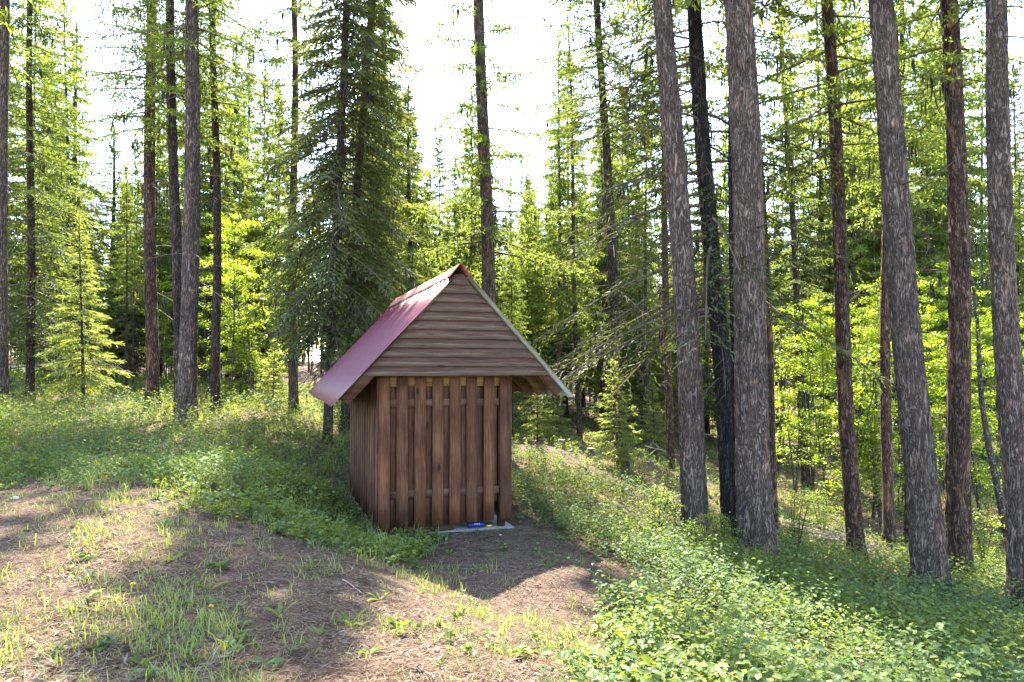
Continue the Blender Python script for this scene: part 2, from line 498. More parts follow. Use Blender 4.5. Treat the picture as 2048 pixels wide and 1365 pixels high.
def spaced(lo, hi, n, p):
    t = np.linspace(-1, 1, n)
    return lo + (hi - lo) * .5 * (1 + np.sign(t) * np.abs(t) ** p)
gx = np.unique(np.concatenate([np.linspace(-9, 9, 150), -9 - np.geomspace(.15, 400, 46), 9 + np.geomspace(.15, 400, 46)]))
gy = np.unique(np.concatenate([np.linspace(1.5, 14, 130), 1.5 - np.geomspace(.15, 60, 22), 14 + np.geomspace(.12, 700, 80)]))
GX, GY = np.meshgrid(gx, gy)
GZ = gz(GX, GY)
nx, ny = len(gx), len(gy)
ii = (np.arange(ny - 1)[:, None] * nx + np.arange(nx - 1)[None]).ravel()
ground_me = mesh_np('ground', np.stack([GX.ravel(), GY.ravel(), GZ.ravel()], 1), quads=np.stack([ii, ii + 1, ii + nx + 1, ii + nx], 1), smooth=True)

def ground_mat():
    m, n, l = new_mat('forest_floor')
    v, tc = coords(n, l, (1, 1, 1), False)
    fine = noise(n, l, v, 55, 6, .75)
    mid = noise(n, l, v, 6, 5, .65)
    big = noise(n, l, v, .8, 4, .6)
    mpn = n.new('ShaderNodeMapping'); mpn.inputs['Scale'].default_value = (14, 70, 14); mpn.inputs['Rotation'].default_value = (0, 0, .6); l.new(v, mpn.inputs['Vector'])
    ndl = noise(n, l, mpn.outputs[0], 2, 3, .6, 1.5)
    f = math_(n, l, 'ADD', math_(n, l, 'MULTIPLY', fine, .6), math_(n, l, 'MULTIPLY', ndl, .45))
    r = ramp(n, [(.42, (.018, .012, .009)), (.50, (.080, .052, .036)), (.57, (.185, .124, .088)), (.68, (.36, .265, .195))]); l.new(f, r.inputs[0])
    gr = ramp(n, [(.52, (0, 0, 0)), (.66, (1, 1, 1))]); l.new(math_(n, l, 'ADD', math_(n, l, 'MULTIPLY', big, .6), math_(n, l, 'MULTIPLY', mid, .4)), gr.inputs[0])
    moss = ramp(n, [(.3, (.05, .06, .02)), (.7, (.13, .15, .055))]); l.new(fine, moss.inputs[0])
    c = mixc(n, l, math_(n, l, 'MULTIPLY', gr.outputs[0], .6), r.outputs[0], moss.outputs[0])
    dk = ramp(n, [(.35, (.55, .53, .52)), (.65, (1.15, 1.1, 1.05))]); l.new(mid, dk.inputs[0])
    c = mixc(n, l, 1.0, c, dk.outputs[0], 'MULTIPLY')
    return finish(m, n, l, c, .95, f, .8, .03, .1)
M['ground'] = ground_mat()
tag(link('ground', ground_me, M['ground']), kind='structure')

# ------------------------------------------------------------------ the shed
shed = bpy.data.objects.new('wooden_shed', None); COL.objects.link(shed)
shed.location = P0; shed.rotation_euler = (0, 0, PHI)
tag(shed, 'small brown wooden shed with steep red corrugated metal roof', 'shed')
SW, SL = 1.80, 3.10
RIDGE_U, RIDGE_Z, SLOPE = 1.027, 3.475, 1.078
EAVE_L, EAVE_R = -.644, 2.632
Y0R, Y1R = -.26, 4.75
def part(name):
    e = bpy.data.objects.new(name, None); COL.objects.link(e); e.parent = shed
    return e
wall_f, wall_l, wall_r, wall_b = (part('wall') for _ in range(4))
gable_f, gable_b, roof = part('gable'), part('gable'), part('roof')
def roof_z(u): return RIDGE_Z - SLOPE * abs(u - RIDGE_U)

def chip_board(w, t, z0, z1, seed):
    """an upright board with slightly uneven ends and edges"""
    r = random.Random(seed)
    n = 7
    V, Q = [], []
    for i in range(n):
        z = z0 + (z1 - z0) * i / (n - 1)
        a, b, c = r.uniform(-.002, .002), r.uniform(-.002, .002), r.uniform(-.002, .002)
        if i == 0: z += r.uniform(-.004, .004)
        V += [(-w / 2 + a, -t / 2 + c, z), (w / 2 + b, -t / 2 + c, z + (r.uniform(-.01, .01) if i in (0, n - 1) else 0)), (w / 2 + b, t / 2 + c, z), (-w / 2 + a, t / 2 + c, z)]
    for i in range(n - 1):
        for j in range(4):
            k = (j + 1) % 4
            Q.append((i * 4 + j, i * 4 + k, (i + 1) * 4 + k, (i + 1) * 4 + j))
    Q += [(3, 2, 1, 0), tuple((n - 1) * 4 + j for j in range(4))]
    return mesh_np('board', V, quads=Q)

def bx(name, mat, *dims, parent=shed, loc=None):
    b = MB(); b.box(*dims)
    return link(name, b.mesh(name), mat, parent, loc)

# concrete slab and sill
b = MB()
rs = random.Random(3)
top = []
nsl = 14
edge = [(.0 + (SW + .05) * i / nsl, -.055 + rs.uniform(-.02, .02)) for i in range(nsl + 1)]
poly = edge + [(SW + .05, SL + .1), (.0, SL + .1)]
V = [(x, y, -.038 + rs.uniform(-.008, .003)) for x, y in poly] + [(x, y - .01, -.22) for x, y in poly]
n_ = len(poly)
b.add(V, [(i, n_ + i, n_ + (i + 1) % n_, (i + 1) % n_) for i in range(n_)], [(0, i, i + 1) for i in range(1, n_ - 1)])
link('concrete_slab', b.mesh('concrete_slab'), M['concrete'], shed)
bx('sill', M['red_paint'], .16, .62, .045, .12, -.033, .06)
bx('sill', M['rail'], .63, 1.02, .05, .12, -.033, .045)
for (px_, py_) in ((.06, .10), (SW - .10, .10), (.06, SL - .06), (SW - .10, SL - .06)):
    bx('post', M['board_shaded'], px_ - .045, px_ + .045, py_ - .045, py_ + .045, -.033, 2.3)

# boards: outer layer, rails, inner layer on each wall
bw, bt, step = .15, .021, (SW - .14) / 7
outer_me = [chip_board(bw, bt, dz, 2.035, 10 + i) for i, dz in enumerate((.045, .02, .055, .03))]
inner_me = [chip_board(.15, bt, dz, 2.2, 30 + i) for i, dz in enumerate((.05, .065, .04))]
bots = [.035, .0, .03, .055, .05, .06, .075, .065]
for i in range(8):                                     # front
    me = chip_board(bw, bt, bots[i], 2.035 + random.uniform(-.012, .012), 50 + i)
    link('board', me, M['board'], wall_f, (bw / 2 + i * step - .01, -.0125, 0), (0, random.uniform(-.004, .004), 0))
for i in range(7):
    if i == 6: continue
    me = inner_me[i % 3]
    link('inner_board', me, M['board_shaded'], wall_f, (bw / 2 + (i + .5) * step - .01 + random.uniform(-.015, .015), .042, 0))
link('inner_board', chip_board(.075, bt, .32, 2.2, 77), M['board_shaded'], wall_f, (bw / 2 + 6.36 * step, .042, 0))
for z0, z1 in ((.43, .53), (1.63, 1.73)):
    bx('rail', M['rail'], .005, SW - .012, 0, .028, z0, z1, parent=wall_f)
bx('top_rail', M['fresh'], .005, SW - .012, .0, .028, 1.90, 2.06, parent=wall_f)
NL = 13
stl = (SL - .14) / (NL - 1)
def side_wall(w, x_out, x_rail0, x_rail1, x_in):
    for i in range(NL):
        link('board', outer_me[i % 4], M['board'], w, (x_out, .07 + i * stl, 0), (0, 0, math.pi / 2))
    for i in range(NL - 1):
        link('inner_board', inner_me[i % 3], M['board_shaded'], w, (x_in, .07 + (i + .5) * stl, 0), (0, 0, math.pi / 2))
    for z0, z1 in ((.43, .53), (1.63, 1.73), (1.92, 2.08)):
        bx('rail', M['rail'], x_rail0, x_rail1, .042, SL - .012, z0, z1, parent=w)
side_wall(wall_l, -.0225, -.0115, .0, .012)
side_wall(wall_r, SW + .0125, SW - .010, SW + .0015, SW - .022)
for i in range(8):                                     # back
    link('board', outer_me[i % 4], M['board'], wall_b, (bw / 2 + i * step - .01, SL + .0125, 0))
for i in range(7):
    link('inner_board', inner_me[i % 3], M['board_shaded'], wall_b, (bw / 2 + (i + .5) * step - .01, SL - .05, 0))

# gable cladding: lapped boards cut to the roof slope, front and back
def gable(yf, sgn, g_):
    z, k, ch = 2.045, 0, .1215
    while z < RIDGE_Z - .13:
        h = ch + .018
        off = .055
        def lim(zz): return (RIDGE_U - (RIDGE_Z - off - zz) / SLOPE, RIDGE_U + (RIDGE_Z - off - zz) / SLOPE)
        zt = min(z + h, RIDGE_Z - off - .01)
        (a0, a1), (c0, c1) = lim(z), lim(zt)
        m_ = 9
        bot = [(a0 + (a1 - a0) * i / m_, random.uniform(-.003, .003)) for i in range(m_ + 1)]
        y_bot, y_top = .024, .006
        V = [(x, -sgn * y_bot, dz) for x, dz in bot] + [(c0 + (c1 - c0) * i / m_, -sgn * y_top, zt - z) for i in range(m_ + 1)]
        V += [(x, 0, dz) for x, dz in bot] + [(c0 + (c1 - c0) * i / m_, 0, zt - z) for i in range(m_ + 1)]
        n1 = m_ + 1
        Q = []
        for i in range(m_):
            Q += [(i, i + 1, n1 + i + 1, n1 + i), (2 * n1 + i, 3 * n1 + i, 3 * n1 + i + 1, 2 * n1 + i + 1), (i, 2 * n1 + i, 2 * n1 + i + 1, i + 1), (n1 + i, n1 + i + 1, 3 * n1 + i + 1, 3 * n1 + i)]
        Q += [(0, n1, 3 * n1, 2 * n1), (m_, 2 * n1 + m_, 3 * n1 + m_, n1 + m_)]
        o = link('siding_board', mesh_np('siding_board', V, quads=Q), M['siding'], g_, (0, yf, z))
        z += ch; k += 1
gable(-.20, 1, gable_f)
gable(SL + .05, -1, gable_b)
bx('gable_backing', M['board_shaded'], -.05, 2.1, -.196, -.176, 2.08, 2.20, parent=gable_f)

# rafters, rake rafters first at the front gable
def rafter(u0, u1, y0, y1, mat, name='rafter', dep=.19):
    """sloping timber from the ridge side u0 to the tail u1, vertical depth dep, tail cut square"""
    o1 = .045
    za, zb = roof_z(u0) - o1, roof_z(u1) - o1
    s = 1 if u1 > u0 else -1
    cut = dep / (1 + SLOPE ** 2) * SLOPE
    ub = u1 - s * cut
    poly = [(u0, za), (u1, zb), (ub, roof_z(ub) - o1 - dep), (u0, za - dep)]
    if s > 0: poly = poly[::-1]
    bb = MB(); bb.prism(poly, y0, y1)
    me = bb.mesh(name)
    return link(name, me, mat, roof)
for k, yy in enumerate(np.linspace(-.19, 4.6, 9)):
    t = .04
    mat = M['rafter'] if k else M['siding']
    if k == 0:
        mat = M['rail']
    for s, ue in ((-1, EAVE_L + .13), (1, EAVE_R - .13)):
        rafter(RIDGE_U + s * .02, ue, yy, yy + t, mat, 'rafter')
# purlins that carry the sheets
for s, ue in ((-1, EAVE_L + .25), (1, EAVE_R - .25)):
    for fr in (.06, .5, .97):
        u = RIDGE_U + (ue - RIDGE_U) * fr
        z = roof_z(u) - .02
        bb = MB()
        du = .04
        poly = [(u - du, roof_z(u - du) - .043), (u + du, roof_z(u + du) - .043), (u + du, roof_z(u + du) - .024), (u - du, roof_z(u - du) - .024)]
        bb.prism(poly, Y0R + .08, Y1R - .05)
        link('purlin', bb.mesh('purlin'), M['rafter'], roof)
# wall plates
bx('wall_plate', M['rafter'], -.0, .09, .13, 4.7, 2.205, 2.29)
bx('wall_plate', M['rafter'], SW - .09, SW, .13, 4.7, 2.205, 2.29)
for xx in (.05, SW - .05):
    pass

def roof_sheet(s, ue, y0, y1, nm):
    """corrugated sheet; s = -1 left slope, 1 right slope"""
    pitch, amp = .250, .036
    n = max(4, int((y1 - y0) / pitch * 12))
    ys = np.linspace(y0, y1, n + 1)
    hz = amp * (.5 + .5 * np.cos((ys - Y0R) / pitch * 2 * np.pi + (math.pi if s < 0 else 0))) ** 1.6 - .012 
    nrm = np.array([s * SLOPE, 0, 1.0]); nrm /= np.linalg.norm(nrm)
    us = np.linspace(RIDGE_U + s * .10, ue, 5)
    V = []
    for th in (0.0, -.0016):
        for u in us:
            wob = .004 * math.sin(u * 9 + y0 * 3)
            for y, h in zip(ys, hz):
                p = np.array([u, y, roof_z(u)]) + nrm * (h + th + wob + random.uniform(-.0004, .0004))
                V.append(p)
    m_, N = n + 1, (n + 1) * 5
    Q = []
    for i in range(4):
        for j in range(n):
            a = (i * m_ + j, i * m_ + j + 1, (i + 1) * m_ + j + 1, (i + 1) * m_ + j)
            if s > 0: a = a[::-1]
            Q.append(a); Q.append(tuple(N + t for t in a[::-1]))
    for j in range(n):
        e = 4 * m_ + j
        Q.append((e, e + 1, N + e + 1, N + e)); Q.append((j, N + j, N + j + 1, j + 1))
    for i in range(4):
        for jj in (0, n):
            Q.append((i * m_ + jj, (i + 1) * m_ + jj, N + (i + 1) * m_ + jj, N + i * m_ + jj))
    me = mesh_np(nm, V, quads=Q, smooth=True)
    me.materials.append(M['roof_metal']); me.materials.append(M['roof_under'])
    mi = np.zeros(len(Q), dtype=np.int32)
    cnt = 4 * n * 2
    mi[1:cnt:2] = 1
    if s > 0: mi[cnt:] = 1
    me.polygons.foreach_set('material_index', mi)
    return link(nm, me, None, roof)
ys = Y0R + .25 * np.array([0, 4, 8, 12, 16, 20])
for s, ue in ((-1, EAVE_L), (1, EAVE_R)):
    for k in range(5):
        roof_sheet(s, ue + (random.uniform(-.01, .01) if k else 0), ys[k], ys[k + 1] + .002, 'roof_sheet')
# ridge cap: bent strip
V, Q = [], []
prof = [(-.155, -.155 * SLOPE + .006), (-.06, -.06 * SLOPE + .022), (-.02, .012), (.02, .012), (.06, -.06 * SLOPE + .022), (.155, -.155 * SLOPE + .006)]
yy = np.linspace(Y0R - .02, Y1R + .02, 22)
for y in yy:
    wob = random.uniform(-.004, .004)
    for th in (0, -.002):
        for du, dz in prof:
            V.append((RIDGE_U + du, y, RIDGE_Z + .028 + dz + .012 + th + wob))
m_ = len(prof)
for i in range(len(yy) - 1):
    for j in range(m_ - 1):
        a = i * 2 * m_ + j; c = (i + 1) * 2 * m_ + j
        Q.append((a, a + 1, c + 1, c)); Q.append((a + m_, c + m_, c + m_ + 1, a + m_ + 1))
    for j in (0, m_ - 1):
        a = i * 2 * m_ + j; c = (i + 1) * 2 * m_ + j
        Q.append((a, c, c + m_, a + m_))
for i in (0, len(yy) - 1):
    for j in range(m_ - 1):
        a = i * 2 * m_ + j
        Q.append((a, a + m_, a + m_ + 1, a + 1))
link('ridge_cap', mesh_np('ridge_cap', V, quads=Q), M['cap_metal'], roof)

# ------------------------------------------------------------------ things under the shed wall
can = bpy.data.objects.new('blue_container', None); COL.objects.link(can); can.parent = None
cp = Matrix.Translation(Vector(P0)) @ Matrix.Rotation(PHI, 4, 'Z') @ Vector((1.33, .06, -.03))
can.location = cp; can.rotation_euler = (0, 0, PHI)
tag(can, 'blue plastic container lying under the front boards of the shed', 'container')
b = MB()
prof = [(-.12, .026), (-.115, .036), (-.02, .038), (.02, .038), (.095, .037), (.115, .030)]
b.tube([(x, 0, .04) for x, r in prof], [r for x, r in prof], 14)
link('body', b.mesh('body', True), M['blue_plastic'], can)
b = MB(); b.tube([(.115, 0, .04), (.135, 0, .04)], [.018, .018], 10)
link('cap', b.mesh('cap'), M['black_plastic'], can)
b = MB()
for i in range(4):
    x = -.03 + i * .02
    b.box(x, x + .005, -.0385, -.030, .052, .066)
    b.box(x + .005, x + .012, -.0385, -.030, .052 + .01 * (i % 2), .056 + .01 * (i % 2))
link('print', b.mesh('print'), M['white_print'], can)
yb = bpy.data.objects.new('yellow_tin', None); COL.objects.link(yb)
yb.location = Matrix.Translation(Vector(P0)) @ Matrix.Rotation(PHI, 4, 'Z') @ Vector((1.52, .09, -.033)); yb.rotation_euler = (0, 0, PHI)
tag(yb, 'small flat yellow tin with dark lid beside the blue container', 'tin')
b = MB(); b.tube([(0, 0, 0), (0, 0, .03)], [.045, .045], 16); link('body', b.mesh('body'), M['yellow_print'], yb)
b = MB(); b.tube([(0, 0, .031), (0, 0, .05), (0, 0, .053)], [.047, .047, .04], 16); link('lid', b.mesh('lid'), M['black_plastic'], yb)

# ------------------------------------------------------------------ trees
def trunk_mesh(name, H, r0, r1, lean=(0, 0), sides=12, rings=24, rough=.06, seed=0, flare=.25, ztop_frac=1.0, curve=.0):
    """tapering stem from z=-.3 to H, ridged bark, root flare"""
    r = np.random.default_rng(seed)
    t = np.linspace(0, 1, rings)
    z = -.35 + (H + .35) * t ** 1.15
    rad = r0 + (r1 - r0) * np.clip(z / H, 0, 1) ** .9
    rad = rad * (1 + flare * np.exp(-np.clip(z, 0, None) / .34))
    th = np.linspace(0, 2 * np.pi, sides, endpoint=False)
    ph = r.uniform(0, 6.28, 8)
    R = np.ones((rings, sides))
    for k, (a, fz) in enumerate([(3, .5), (5, .9), (9, 1.7), (13, 2.6), (17, 3.1)]):
        if a * 2 < sides:
            R += rough * .5 / (1 + .25 * k) * np.sin(a * th[None] + ph[k] + 1.6 * np.sin(z[:, None] * fz + ph[k + 1]))
    R += r.normal(0, rough * .45, R.shape)
    R += .5 * flare * np.exp(-np.clip(z, 0, None) / .2)[:, None] * np.sin(5 * th + ph[6])[None] * .5
    cx = lean[0] * np.clip(z, 0, None) / H + curve * np.sin(z * .45 + ph[0]) * np.clip(z, 0, 3) / 3
    cy_ = lean[1] * np.clip(z, 0, None) / H + curve * np.cos(z * .38 + ph[1]) * np.clip(z, 0, 3) / 3
    X = cx[:, None] + rad[:, None] * R * np.cos(th)[None]
    Y = cy_[:, None] + rad[:, None] * R * np.sin(th)[None]
    V = np.stack([X, Y, np.repeat(z[:, None], sides, 1)], -1).reshape(-1, 3)
    i = np.arange(rings - 1)[:, None] * sides; j = np.arange(sides)[None]; j2 = (j + 1) % sides
    Q = np.stack([i + j, i + j2, i + sides + j2, i + sides + j], -1).reshape(-1, 4)
    me = mesh_np(name, V, quads=Q, smooth=True)
    axis = lambda zz: np.array([np.interp(zz, z, cx), np.interp(zz, z, cy_), zz])
    radius = lambda zz: float(np.interp(zz, z, rad))
    return me, axis, radius

def crown_parts(axis, radius, H, z0, R, n_br, rng, kind='spruce', dead=0, dead_z=(1.5, 6), lichen=0, wood=True, dens=1.0, blade=(.13, .035), shape=1.0, droop=.25, tilt=(12, -18), azbias=None, wood_sides=3):
    """foliage (numpy leaf arrays), wood and lichen of a conifer"""
    C, D, N, LL, WW = [], [], [], [], []
    wb = MB(); lc, ld = [], []
    g = rng.uniform(0, 6.28)
    for i in range(n_br + dead):
        live = i < n_br
        if live:
            f = (i + rng.uniform(0, 1)) / n_br
            z = z0 + (H - z0) * (f ** 1.12) * .985
            prof = (1 - f) ** .8 * (.55 + .45 * min(1, f / .12)) if shape == 1.0 else (1 - f) ** shape
            L = R * max(.08, prof) * rng.uniform(.65, 1.15)
            el = math.radians(tilt[1] + (tilt[0] - tilt[1]) * f + rng.uniform(-10, 10) + (30 * max(0, f - .8) / .2))
        else:
            z = rng.uniform(*dead_z); f = 0
            L = rng.uniform(.4, 1.0) * min(1.4, R * .8)
            el = math.radians(rng.uniform(-30, 15))
        g += 2.4 + rng.uniform(-.5, .5)
        az = g if azbias is None or rng.random() > azbias[1] else azbias[0] + rng.normal(0, .6)
        h = np.array([math.cos(az), math.sin(az), 0])
        K = 6
        s = np.linspace(0, 1, K)
        base = axis(z) + h * radius(z) * .7
        zz = math.tan(el) * s - droop * s ** 2 * (1.3 if live else .9) + (.18 * s ** 3 if live else 0)
        side = np.array([-h[1], h[0], 0])
        bend = rng.uniform(-.12, .12)
        pts = base + L * (h * s[:, None] + np.array([0, 0, 1]) * zz[:, None] + side * (bend * s ** 2)[:, None])
        if wood:
            wb.tube(pts, ((.008 + .009 * L) if live else (.004 + .005 * L)) * (1 - .85 * s) + .003, wood_sides, False)
        if not live:
            for k in range(int(rng.integers(2, 6))):
                a = rng.uniform(.3, .95); p = base + (pts[-1] - base) * a; p = np.array([np.interp(a, s, pts[:, j]) for j in range(3)])
                dd = norm((pts[-1] - pts[0]) * .8 / L + side * rng.choice([-1, 1]) * rng.uniform(.5, 1) + np.array([0, 0, rng.uniform(-.5, .3)]))
                ln = L * rng.uniform(.2, .5)
                wb.tube([p, p + dd * ln * .5, p + dd * ln + np.array([0, 0, -.1 * ln])], [.006, .004, .002], 3, False)
        if lichen and rng.random() < lichen:
            for k in range(int(rng.integers(2, 7))):
                a = rng.uniform(.15, 1.0)
                p = np.array([np.interp(a, s, pts[:, j]) for j in range(3)])
                for q in range(int(rng.integers(2, 6))):
                    lc.append(p + rng.normal(0, .03, 3)); ld.append(rng.uniform(.12, .5))
        if live:
            nt = max(3, int(round(12 * dens * (.5 + L / max(R, .1)))))
            a = np.linspace(.18 if L > .4 else .05, 1, nt)
            a = np.repeat(a, 2); sd = np.tile([1, -1], nt)
            P = np.stack([np.interp(a, s, pts[:, j]) for j in range(3)], 1)
            tg = norm(np.stack([np.interp(np.minimum(a + .05, 1), s, pts[:, j]) - np.interp(a - .05, s, pts[:, j]) for j in range(3)], 1))
            tw = norm(tg * rng.uniform(.35, .9, (len(a), 1)) + side * (sd * rng.uniform(.6, 1, len(a)))[:, None] + np.array([0, 0, 1]) * rng.uniform(-.45, .15, (len(a), 1)))
            tl = L * .42 * (1.1 - .75 * a) * rng.uniform(.6, 1.2, len(a)) + .05
            nb = np.maximum(1, np.round(tl / (blade[0] * .42))).astype(int) if kind != 'larch' else np.maximum(1, np.round(tl / (blade[0] * .6))).astype(int)
            nb = np.minimum(nb, 7 if R < 3.5 else 13)
            idx = np.repeat(np.arange(len(a)), nb)
            within = np.concatenate([np.arange(k) / k for k in nb])
            m = len(idx)
            c = P[idx] + tw[idx] * (tl[idx] * within)[:, None] + np.array([0, 0, -1]) * (.12 * tl[idx] * within ** 2)[:, None]
            if kind == 'larch':
                d = norm(tw[idx] * .5 + rng.normal(0, .7, (m, 3)))
            else:
                d = norm(tw[idx] + tg[idx] * .3 + rng.normal(0, .28, (m, 3)))
            nn = norm(np.array([0, 0, 1]) + rng.normal(0, .45, (m, 3)))
            C.append(c); D.append(d); N.append(nn)
            LL.append(blade[0] * rng.uniform(.7, 1.3, m)); WW.append(blade[1] * rng.uniform(.7, 1.3, m))
            # leading tip
            C.append(pts[-1:]); D.append(tg[-1:]); N.append(np.array([[0, 0, 1.]])); LL.append(np.array([blade[0]])); WW.append(np.array([blade[1]]))
    cat = np.concatenate
    leaf = (cat(C), cat(D), cat(N), cat(LL), cat(WW)) if C else None
    return leaf, wb, (lc, ld)

def lichen_mesh(lc, ld, rng):
    c = np.array(lc); L = np.array(ld)
    d = np.tile([0, 0, -1.0], (len(c), 1)) + rng.normal(0, .08, (len(c), 3))
    n = rng.normal(0, 1, (len(c), 3))
    return leaves_mesh('lichen', c, d, n, L, np.clip(L * .09, .012, .035), .1)

def finish_tree(root, trunk_me, bark, leaf, fol, wood, lich, rng, rot=None):
    link('trunk', trunk_me, bark, root)
    if wood is not None and wood.n: link('branches', wood.mesh('branches'), M['twig'], root)['kind'] = 'stuff'
    if leaf is not None: link('crown', leaves_mesh('crown', *leaf), fol, root)
    if lich is not None and lich[0]: link('hanging_lichen', lichen_mesh(*lich, rng), M['lichen'], root)['kind'] = 'stuff'

def tree_root(name, x, y, label, cat='tree', group=None, rz=0, sc=1.0, sink=0.0):
    r = bpy.data.objects.new(name, None); COL.objects.link(r)
    r.location = (x, y, g1(x, y) - sink); r.rotation_euler = (0, 0, rz); r.scale = (sc,) * 3
    tag(r, label, cat, group)
    return r

main_xy = []
def big_tree(name, label, base, Y, wpx, top_x, top_w, H=24, bark='bark_grey', fol='larch', z0=9, R=2.0, n_br=55, dead=8, dead_z=(3, 8), lichen=.3, kind='larch', dens=1.0,
             blade=(.11, .04), droop=.2, tilt=(18, -12), seed=0, sides=36, rings=150, flare=.3, rough=.075, curve=.05, azbias=None, group=None, shape=1.0):
    b0 = at(base[0], base[1], Y); tp = at(top_x, 0, Y)
    x, y = b0[0], Y
    main_xy.append((x, y))
    zg = g1(x, y)
    hh = tp[2] - zg
    lean = ((tp[0] - x) * H / hh, 0)
    r0 = wpx * Y / F / 2; rt = top_w * Y / F / 2
    r_end = max(.03, r0 + (rt - r0) * (H / hh)) if hh < H else .03
    r_end = min(r_end, r0 * .45)
    if z0 >= 9: dens, blade, n_br = dens * .6, (.2, .07), int(n_br * .8)      # crown far above the picture
    rng = np.random.default_rng(100 + seed)
    root = tree_root(name, x, y, label, 'tree', group)
    tm, ax, rad = trunk_mesh('trunk', H, r0, r_end, lean, sides, rings, rough, seed, flare, curve=curve)
    leaf, wood, lich = crown_parts(ax, rad, H, z0, R, int(n_br * 1.45), rng, kind, dead, dead_z, lichen, True, dens, blade, shape, droop, tilt, azbias)
    for k in range(int(rng.integers(5, 11))):                          # broken stubs
        z = rng.uniform(1.2, min(9, H * .5)); a = rng.uniform(0, 6.28); hd = np.array([math.cos(a), math.sin(a), rng.uniform(-.3, .3)]); ln = rng.uniform(.05, .28)
        p = ax(z) + hd * rad(z) * .8
        wood.tube([p, p + hd * (ln * .6 + rad(z) * .2), p + hd * (ln + rad(z) * .2) + np.array([0, 0, -.02])], [.016, .011, .006], 5, True)
    finish_tree(root, tm, M[bark], leaf, M[fol], wood, lich, rng)
    return root

GL = dict(kind='larch', fol='larch')
# left group
big_tree('conifer_tree', 'grey trunk cut off by the left photo edge', (3, 817), 19, 24, 8, 20, z0=9.5, R=2.2, seed=1, sides=24, rings=90)
big_tree('conifer_tree', 'leftmost of four close trunks, orange torn bark and shaggy brown sides', (305, 824), 20.5, 25, 300, 18, bark='bark_red', z0=8.2, R=2.8, n_br=75, dens=1.2, lichen=.6, seed=2, sides=28, rings=130, dead=14, rough=.07)
big_tree('conifer_tree', 'brown trunk half hidden behind the thickest trunk of the left group', (361, 835), 18.5, 22, 341, 19, bark='bark_far', z0=7.6, R=2.3, n_br=65, dens=1.1, seed=3, sides=24, rings=100, lichen=.5)
big_tree('conifer_tree', 'thickest grey trunk of the left group standing in tall grass', (374, 850), 16.6, 36, 385, 25, z0=8.5, R=2.7, n_br=65, dens=1.0, lichen=.5, seed=4, flare=.2, rings=170)
big_tree('conifer_tree', 'slim trunk just right of the thickest trunk in the left group', (432, 834), 20, 18, 428, 12, bark='bark_far', z0=7.4, R=2.5, dens=1.1, lichen=.6, seed=5, sides=24, rings=110, n_br=80)
# behind the shed
big_tree('conifer_tree', 'tall brown trunk left of the big dark spruce', (588, 832), 21, 19, 586, 10, bark='bark_red', z0=3.4, R=1.45, n_br=90, kind='spruce', fol='fir', dens=.9, blade=(.135, .04), droop=.35, dead=30, dead_z=(1.5, 6), lichen=.4, seed=6, sides=20, rings=80)
big_tree('spruce_tree', 'big dark spruce with dense crown rising left of the shed roof', (655, 892), 16, 18, 690, 14, H=21, bark='bark_far', fol='spruce', kind='spruce', z0=2.5, R=1.95, n_br=185, dens=1.2, blade=(.14, .042), droop=.38, tilt=(15, -22), dead=45, dead_z=(1.2, 4.5), lichen=.35, seed=7, sides=20, rings=80)
big_tree('spruce_tree', 'second dark spruce close behind the big one', (688, 868), 18.2, 19, 742, 15, H=19, bark='bark_far', fol='spruce', kind='spruce', z0=3.0, R=1.95, n_br=150, dens=1.15, blade=(.145, .044), droop=.36, dead=35, dead_z=(1.5, 5), lichen=.35, seed=8, sides=18, rings=70)
big_tree('conifer_tree', 'tall straight grey trunk rising directly behind the shed ridge', (983, 880), 20, 30, 960, 28, z0=5.4, R=2.6, shape=1.5, n_br=62, lichen=.75, dens=1.2, blade=(.14, .05), seed=9, sides=32, rings=150, tilt=(20, -8), dead=10, dead_z=(4, 7), bark='bark_grey')
# the right hand group
big_tree('conifer_tree', 'big grey leaning trunk nearest the shed on its right', (1395, 1132), 11.5, 52, 1327, 38, H=25, z0=10, R=2.4, seed=10, sides=44, rings=260, flare=.34, dead=3, dead_z=(7.5, 9))
big_tree('conifer_tree', 'black barked trunk with long drooping branches between two big grey trunks', (1464, 1040), 14, 38, 1391, 33, H=23, bark='bark_dark', fol='spruce', kind='spruce', z0=4.3, R=4.0, shape=1.7, n_br=85, dens=1.0, blade=(.11, .032), droop=.42, tilt=(15, -6), dead=35, dead_z=(3.0, 8.5), lichen=.6, seed=11, rings=200, azbias=(math.pi, .35))
big_tree('conifer_tree', 'dark narrow trunk pressed against the thickest right trunk', (1478, 1095), 12, 28, 1470, 20, H=22, bark='bark_dark', z0=10, R=1.8, seed=12, rings=180, dead=2, dead_z=(8, 9.5))
big_tree('conifer_tree', 'thickest grey trunk standing right of the shed', (1516, 1148), 11, 68, 1476, 54, H=26, z0=10.5, R=2.6, seed=13, sides=52, rings=280, flare=.28, dead=2, dead_z=(8, 9.5))
big_tree('conifer_tree', 'narrow red brown trunk peeking out behind the thickest right trunk', (1548, 1045), 15, 20, 1503, 15, H=22, bark='bark_red', z0=9, R=2.0, seed=14, sides=24, rings=120, dead=6)
big_tree('conifer_tree', 'reddish medium trunk beside the brush pile with sunlit left edge', (1714, 1135), 14, 32, 1650, 22, H=23, bark='bark_red', z0=7.6, R=2.6, n_br=80, dens=1.3, seed=15, sides=32, rings=200, lichen=.5, dead=8, dead_z=(5, 8))
big_tree('conifer_tree', 'broad grey leaning trunk rising from shrubs right of the brush pile', (1862, 1200), 10.5, 60, 1758, 45, H=25, z0=10, R=2.4, seed=16, sides=48, rings=260, flare=.34, dead=2, dead_z=(8, 9.5))
